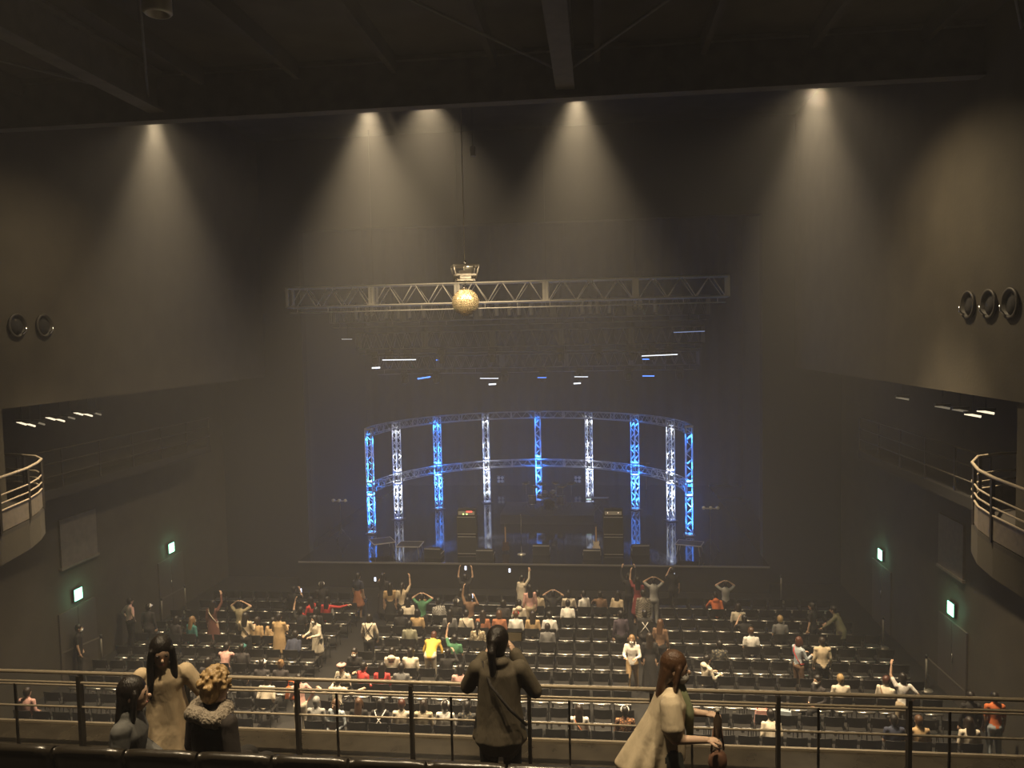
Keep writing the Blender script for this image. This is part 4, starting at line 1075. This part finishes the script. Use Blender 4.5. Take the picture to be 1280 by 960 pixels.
sit(479,812,'seated person in cream hoodie at the left aisle','cream',hair='long',hood=True)
sit(363,850,'seated person with cream collar just beyond the railing, left','cream',hair='bob',lean=.4)
stand(374,848,'standing person in pale pink jacket beyond the railing post','pink','cream',hair='short',arms=('front','hip'),rz=30,lean=.2,h=1.55)
sit(360,880,'seated grey-haired person low beyond the railing, left','lgrey',hair='short',hcol='grey')
sit(366,893,'seated woman turning her face to the balcony, low left','ldenim',hair='bob',hcol='brown',rz=165)
sit(399,868,'seated brown-haired woman in black coat below the railing','black',hair='long',hcol='brown')
stand(420,848,'standing person in cream vest with dark shoulder straps below the railing','cream','black',hair='short',strap='x',accent='olive',arms=('out','out'),lean=.25,h=1.5)
sit(432,883,'seated dark-haired person with white crossed straps below the railing','black',hair='bob',strap='x',accent='white')
sit(463,871,'seated person with short red-brown hair in cream shirt below the railing','cream',hair='short',hcol='red')
sit(494,870,'seated person with dark bob in cream striped jumper below the railing','stripe',hair='bob',hcol='dark')
sit(527,888,'seated person in white top and white cap below the railing','white',hair='cap',accent='white')
sit(551,870,'seated person in dark checked top below the railing, left of centre','camo',hair='short')
sit(8,866,'seated person in orange-pink top at the far left edge','pink',hair='short',hcol='dark')
sit(262,826,'black-haired person in dark top seated left of the tan coat row','dark',hair='bob',lean=.2)
sit(285,800,'seated person with pink sleeves reaching over a seat, left block','pink',g='tee',hair='short',arms=('reach','reach'),lean=.3)
sit(312,846,'seated person in black holding a pale pink towel, left block','black',hair='short',arms=('front','front'))
sit(308,806,'seated person in teal-grey cap and dark jacket, left block','dark',hair='cap',accent='teal')

# centre block
sit(513,752,'seated person in cream cardigan leaning left near the front','cream',hair='long',lean=.3,rz=25)
sit(523,766,'seated woman with a tan backpack near the front of the centre block','tan',hair='bob')
sit(509,774,'seated person in sage green jumper, left of the centre block','sage',hair='short')
stand(527,739,'standing person in dark green with hands folded behind the head','green','black',hair='short',arms=('head','head'),g='tee')
sit(549,744,'seated person in black and white checked shirt near the front','check',hair='short',lean=.3,rz=30)
sit(567,741,'seated person in black tee with a round white print','black',hair='bob',g='tee')
sit(579,748,'seated person in black with a small white cap near the front','black',hair='cap',accent='white',rz=-10)
sit(579,757,'seated person in cream shirt with a dark diagonal strap','cream',hair='short',strap=True,accent='black')
sit(556,763,'seated person in dark grey jacket, third row of the centre block','grey',hair='long')
stand(587,737,'standing person in brown top raising a phone, centre front','brown','black',hair='short',arms=('up','phone'))
sit(594,762,'seated woman in rust dress, the one beside the cream shirt with strap','rust',hair='long',hcol='dark')
sit(606,764,'seated woman in rust dress, the one nearer the red-collared shirt','rust',hair='bob',hcol='brown')
sit(591,778,'seated woman with ponytail in patterned cream blouse','blouse',hair='pony')
sit(614,768,'seated person in white top with a red cap','white',hair='cap',hcol='brown',accent='red')
sit(620,754,'dark-clothed seated person beside the cream hoodie, centre block','dark',hair='bob')
sit(632,748,'seated person in cream hoodie near the front of the centre block','cream',hair='short',hood=True)
stand(652,721,'standing person in loose cream outfit raising one arm at the front','cream','cream',g='coat',hem=.4,hair='short',arms=('down','up'),rz=-40)
stand(662,726,'standing woman in pink-beige top right beside the raised arm','pink','beige',hair='long',g='long',rz=20)
stand(581,714,'person in black at the stage lip lifting a glowing phone with both arms','black','black',hair='short',arms=('up','up'),g='tee')
sit(673,736,'seated person in beige jumper at the front, right of the raised arm','beige',hair='short')
sit(688,736,'seated person in black with hands on head at the front','black',hair='short',arms=('head','head'),g='tee')
sit(711,733,'seated person in cream top in the front row right of centre','cream',hair='bob',arms=('front','front'))
sit(704,746,'seated person in cream printed tee, second row right of centre','white',hair='short',lean=.3,g='tee')
sit(729,737,'seated person in white shirt turned left, front right of centre','white',hair='short',rz=40)
sit(738,741,'seated person with bare arms and brown top, front right of centre','brown',hair='short',g='tee',arms=('reach','lap'))
sit(750,736,'seated person in beige top leaning to the right, centre aisle end','beige',hair='long',lean=.25,rz=-30)
sit(661,761,'seated woman with very long dark hair in a tan cardigan','tan',hair='long',hcol='dark')
sit(648,764,'seated person in white beside the long-haired tan cardigan','white',hair='short')
sit(679,778,'seated person in dark grey blazer alone in the centre block','grey',hair='short',hcol='dark',g='coat')
stand(537,790,'person in bright yellow furry jacket bending forward','yellow','cream',hair='short',hcol='red',lean=1.1,arms=('reach','reach'),bulk=.03,h=1.63)
sit(509,804,'seated person in cream jumper beside the yellow jacket','cream',hair='bob',bulk=.015)
sit(558,802,'seated person in green top lifting a bottle, centre block','green',hair='short',arms=('up','lap'),g='tee')
sit(570,806,'seated person in black with pale blue gloves raised, centre block','black',hair='short',arms=('lap','phone'))
sit(566,832,'seated person in pink and white top just beyond the railing','pink',hair='bob')
sit(723,880,'seated woman with long dark hair in white blouse with bag strap','white',hair='long',hcol='dark',strap=True,accent='rust')
sit(768,884,'seated person in orange-brown patterned top and white cap','ethnic',hair='cap',accent='white')
sit(500,762,'dark-haired person in black seated by the left aisle','black',hair='short')

# right aisle cluster
stand(776,764,'standing person in dark purple clothes in the right aisle','purple','black',hair='short',arms=('down','down'),free=True,rz=10)
stand(790,794,'masked person in white hoodie and tan trousers walking toward the balcony','white','tan',hair='bob',hcol='lbrown',rz=170,mask=True,arms=('front','front'),free=True,hood=True,walk=.5)
stand(812,792,'standing person in long black dress seen from behind in the aisle','black','black',g='ldress',hem=.15,hair='long',hcol='dark',free=True)
stand(786,717,'person in black at the aisle front with arms held up','black','black',hair='short',arms=('up','up'),free=True)
stand(797,722,'woman in wine red dress standing in the aisle near the front','wine','wine',g='dress',hem=.4,hair='long',arms=('up','down'),free=True)
stand(817,722,'person in pale grey tee with hands on head in the aisle','lgrey','lgrey',g='tee',hair='short',arms=('head','head'),free=True)
stand(804,738,'person in plaid shirt seen from behind in the aisle','plaid','plaid',g='coat',hem=.6,hair='short',free=True)
stand(806,763,'person with black backpack and white straps in the aisle','black','dark',hair='short',strap='x',accent='white',free=True,bulk=.03)
stand(841,710,'person in black near the stage raising an arm with a phone','black','black',hair='short',arms=('phone','down'),g='tee',free=True)
stand(825,775,'person in brown jacket behind the black dress in the aisle','brown','black',hair='long',hcol='brown',free=True,rz=-20)

# right block
sit(887,741,'seated person in orange-red hoodie leaning over, right block front','orange',hair='short',hood=True,lean=.45,arms=('reach','lap'))
stand(907,731,'person in light grey tee with both arms raised, right block front','lgrey','dark',g='tee',hair='short',arms=('head','head'),h=1.5)
sit(916,759,'seated person in cream jumper, second row of the right block','cream',hair='bob',hcol='dark')
sit(936,766,'seated person in black raising a pink hand fan, right block','black',hair='short',arms=('phone','lap'),g='tee')
sit(931,791,'seated person with brown hair in white tee, right block','white',hair='short',hcol='brown',g='tee')
sit(908,796,'seated person in camouflage print top, right block','camo',hair='short')
sit(870,826,'seated person in cream hood holding a yellow fan, right block','cream',hair='short',hood=True,rz=-60,arms=('front','front'))
sit(966,766,'seated person with blond hair in dark grey tee, right block','grey',hair='short',hcol='blond',g='tee')
stand(1016,754,'standing person in black turned sideways at the far right rows','black','black',g='tee',hair='short',rz=50,free=True)
stand(1052,758,'person in olive coat bending to the left at the far right rows','olive','dark',hair='short',rz=60,lean=.4,g='coat',hem=.7,arms=('reach','reach'),free=True)
stand(998,799,'standing person in pale denim jacket and red scarf, right block','ldenim','brown',hair='bob',hcol='red',rz=-60,arms=('front','front'),accent='red',strap=True)
stand(1028,790,'standing person in beige jacket seen from behind, right block','beige','black',hair='short',hcol='dark',bulk=.015)
sit(1033,848,'seated person in dark jacket with white mask, right block','dark',hair='short',rz=120,mask=True)
sit(1064,852,'seated person in cream jumper beyond the railing, right','cream',hair='short',hcol='blond')
sit(1098,850,'seated person in cream shirt with bag strap turned sideways, right','cream',hair='short',hcol='red',rz=-40,strap=True,accent='brown')
stand(1129,834,'standing person in white tee waving a pale towel, right','white','beige',g='tee',hair='bob',arms=('up','hip'),h=1.55)
stand(1214,855,'standing person in black with white headphones, far right','black','black',hair='short')
stand(1244,858,'standing person in orange tee and pale jeans, far right','orange','ldenim',g='tee',hair='short',bulk=.01)
sit(1105,897,'seated person in dark tee with short hair below the railing, right','navy',g='tee',hair='short')
sit(1143,892,'seated woman in tan top with a red bag below the railing, right','tan',hair='short',hcol='brown')
sit(1200,894,'seated person with long hair in cream coat, bottom right','cream',hair='long',hcol='dark')
sit(968,880,'seated person in cream draped top below the railing, right of centre','cream',hair='short',lean=.3)
# stewards by the left wall
stand(161,746,'steward in pale pink shirt and black trousers by the left wall','pink','black',hair='short',g='tee',arms=('hip','hip'),free=True,Y=22.8,rz=-30)
stand(97,784,'steward in black by the left wall with bare forearms','black','black',hair='short',g='tee',arms=('down','down'),free=True,Y=20.5,rz=-60,mask=True)
stand(186,783,'steward with white cap half hidden behind the standing woman','dark','dark',hair='cap',accent='white',free=True,Y=22.3)

phone(376,738,25.9,'bright phone held up at the far left front')
phone(469,724,26.9,'bright white phone held up near the left aisle')
phone(582,710,27.3,'bluish phone lifted high at centre front')
phone(590,745,26.6,'bright phone held at chest height, centre front')
phone(637,713,28.2,'tiny white phone raised right by the stage lip, centre')
phone(842,716,28.0,'phone raised by the person in black near the stage, right')
phone(405,786,23.6,'blue-lit phone held by the woman in the cream cardigan')
tote((-9.1,24.62,.47),'grey patterned bag on a seat in the left block','lgrey')
tote((-8.0,18.72,.47),'orange bag on a seat below the railing, left','orange')
tote((-6.1,25.62,.47),'round tan bag on a front seat of the centre block','tan',.9)
tote((3.78,18.24,.47),'pink towel bag on a seat below the railing, right','pink',1.1)
tote((4.3,18.24,.47),'pale blue denim bag on a seat below the railing, right','ldenim',1.1)
tote((6.9,17.3,.47),'red bag on a seat at the bottom right','red',.7)
# ------------------------------------------------------------------ people on the balcony
def near_person(loc, rz, label, mats, hair, hcol, scale, key, hair_me=None):
    me, M = body_mesh('person_body', voxel=.0115, fine=True, **key)
    o = link('person', me, None, loc, (0,0,rz)); o.scale = (scale,)*3; tag(o, label, 'person', 'people on the balcony')
    for i, m in enumerate(mats): me.materials[i] = m
    hm = hair_me or hair_mesh(hair, .0075 if hair == 'curly' else .010, True); h = link('hair', hm, o); h.matrix_local = M; hm.materials[0] = hair_mat(hcol)
    return o, M
NC = lambda n, c, f=.42, s=7.: cloth('near_'+n, c, f, s)
blk = NC('black', (.016,.014,.012)); whi = NC('mask', (.55,.52,.47), .2)
AZ = 5.7
# A: woman in long beige cardigan, facing the camera's right, looking down
def ex_a(B, d):
    hip = d['hip']; X = d['X']
    B.tube([d['T'](0,0,.40), d['T'](0,0,.22), hip+Vector((0,.01,.02)), Vector((0,.015,.62)), Vector((0,.015,.36))], [.14,.15,.185,.215,.235], [.115,.125,.15,.175,.19], X, 1, 54, fold=(9,.16))
    B.blob(d['nk']+Vector((0,.0,-.02)), (.085,.075,.04), None, 1)
p = at(203,785,Y=5.85)
near_person((p.x,5.85,AZ), math.radians(-158), 'standing long-haired woman in loose beige cardigan looking down by the railing', (M_skin2, NC('beige',(.60,.47,.30)), blk, M_shoe, NC('beige_dark',(.30,.22,.13)), M_eye, M_lip), 'longfront', 'black', 1.0,
    dict(legs='stand', arms=(((.15,.03,-.23),(.13,.20,-.40)),((.10,.0,-.26),(.12,.04,-.50))), g='long', lean=.14, side=.0, headyaw=.22, headpitch=-.22, sleeve=.012, extra=ex_a, bulk=.006, hold=(.7,.3)))
# D: person seen from behind taking a photograph
def ex_d(B, d):
    B.tube([d['T'](0,-.01,.40), d['T'](0,-.01,.15), d['hip'], Vector((0,-.01,.76))], [.165,.172,.192,.212], [.12,.125,.145,.16], d['X'], 1, 54, fold=(8,.07))
    B.blob(d['nk']+Vector((0,-.03,-.01)), (.09,.075,.045), None, 1)
    B.post.tube([d['T'](-.13,-.02,.475), d['T'](-.05,-.150,.34), d['T'](.10,-.170,.16), d['T'](.22,-.08,.0)], .012, 6, 4)
p = at(622,787,Y=6.0)
ARM['shoot'] = ((.10,.10,-.20),(-.02,.28,-.02)); ARM['shootr'] = ((.12,.05,-.21),(-.045,.17,.05))
near_person((p.x,6.0,AZ), math.radians(2), 'person seen from behind in olive-grey jacket taking a photograph over the railing', (M_skin2, NC('olive',(.095,.078,.052)), blk, M_shoe, NC('strap',(.03,.025,.02)), M_eye, M_lip), 'pony', 'black', 1.02,
    dict(legs='stand', arms=('shoot','shootr'), g='long', lean=.03, headyaw=-.25, headpitch=.05, sleeve=.016, extra=ex_d, bulk=.012, hold=(1.0,1.0)))
e = empty('smartphone', (p.x+.09,6.28,AZ+1.50), 0, 'dark phone held up by the person photographing over the railing', 'phone')
MB().box((0,0,0),(.155,.011,.078)).build('case', M_blackpl, e); MB().box((0,-.007,0),(.145,.003,.070)).build('screen', M_lensoff, e)
# E: woman in profile walking to the right
def ex_e(B, d):
    B.tube([d['T'](0,-.01,.42), d['T'](0,-.04,.24), d['T'](0,-.09,.06), Vector((0,-.13,.82)), Vector((0,-.17,.68))], [.14,.155,.18,.205,.22], [.11,.14,.175,.215,.25], d['X'], 1, 54, fold=(9,.09))
    B.post.tube([d['nk']+Vector((0,.06,.0)), d['T'](0.02,.125,.30), d['T'](.03,.15,.12)], [.045,.05,.025], 8, 4)
p = at(836,813,Y=5.75)
near_person((p.x,5.75,AZ), math.radians(-97), 'masked long-haired woman in loose cream blouse walking right along the railing', (M_skin2, NC('cream',(.66,.55,.38)), NC('slate',(.05,.055,.05)), M_shoe, NC('scarf',(.26,.29,.16)), M_eye, M_lip, whi), 'long', 'brown', .985,
    dict(legs='stand', arms=(((.05,.06,-.24),(.02,.27,-.22)),((.06,.04,-.25),(.0,.27,-.25))), g='tee', lean=.05, headpitch=-.08, mask=True, sleeve=.022, extra=ex_e, bulk=.01, walk=.5, hold=(1.3,1.3)))
# white face mask on the walking woman
q = Vector((p.x+.34,5.68,AZ+1.13))
e = empty('drink_bottle', q+Vector((.0,-.04,-.10)), 0, 'small dark bottle held by the woman in the cream blouse', 'bottle')
MB().lathe([(.028,0),(.032,.01),(.032,.13),(.014,.17),(.014,.19)],n=14).build('bottle_body', mat('bottle_dark',(.07,.05,.035),.2), e); MB().lathe([(.016,.19),(.016,.21),(.0,.212)],n=12).build('bottle_cap', M_canister, e)
e = empty('shoulder_bag', q+Vector((.0,-.03,-.31)), .3, 'reddish brown bag hanging from the hands of the woman in cream', 'bag')
MB().ell((0,0,.02),(.075,.045,.09)).build('bag_body', NC('bag',(.20,.10,.06)), e); MB().tube([(-.05,0,.10),(-.03,0,.27),(.03,0,.27),(.05,0,.10)],.008,6).build('handle', NC('bag',(.20,.10,.06)), e)
# B: seated woman, long dark hair, profile to the right
def ex_c(B, d):
    for k in range(14):
        a = 2*PI*k/14; B.blob(d['nk']+Vector((.135*math.cos(a), .10*math.sin(a)-.02, -.02+.02*math.sin(a*3))), .058, None, 4)
SZ = 6.15
p = at(152,876,Y=4.95)
near_person((p.x,4.95,SZ-.05), math.radians(-75), 'seated woman with long black hair and denim jacket in profile, balcony front row', (M_skin2, NC('denim',(.10,.10,.095)), blk, M_shoe, blk, M_eye, M_lip), 'long', 'black', .98,
    dict(legs='sit', arms=('lap','lap'), g='long', lean=.12, bulk=.015, sleeve=.01, headpitch=.05, extra=lambda B,d: B.blob(d['nk'], (.10,.085,.05), None, 1)))
p = at(258,861,Y=5.0)
near_person((p.x,5.0,SZ-.06), math.radians(-25), 'seated person with curly blond hair and grey fur collar, balcony front row', (M_skin2, NC('dark_jacket',(.035,.028,.024)), blk, M_shoe, cloth('fur_grey',(.26,.22,.17),1.,30.), M_eye, M_lip), 'curly', 'blond', 1.0,
    dict(legs='sit', arms=('lap','lap'), g='long', lean=.10, bulk=.02, sleeve=.015, headpitch=-.15, extra=ex_c))
# ------------------------------------------------------------------ haze filling the hall (thin, even air)
nt = SC.world.node_tree
vo = nt.nodes.new('ShaderNodeVolumeScatter'); vo.inputs['Color'].default_value = (.93,.92,.90,1); vo.inputs['Density'].default_value = HAZE; vo.inputs['Anisotropy'].default_value = .25
nt.links.new(vo.outputs[0], nt.nodes['World Output'].inputs['Volume'])
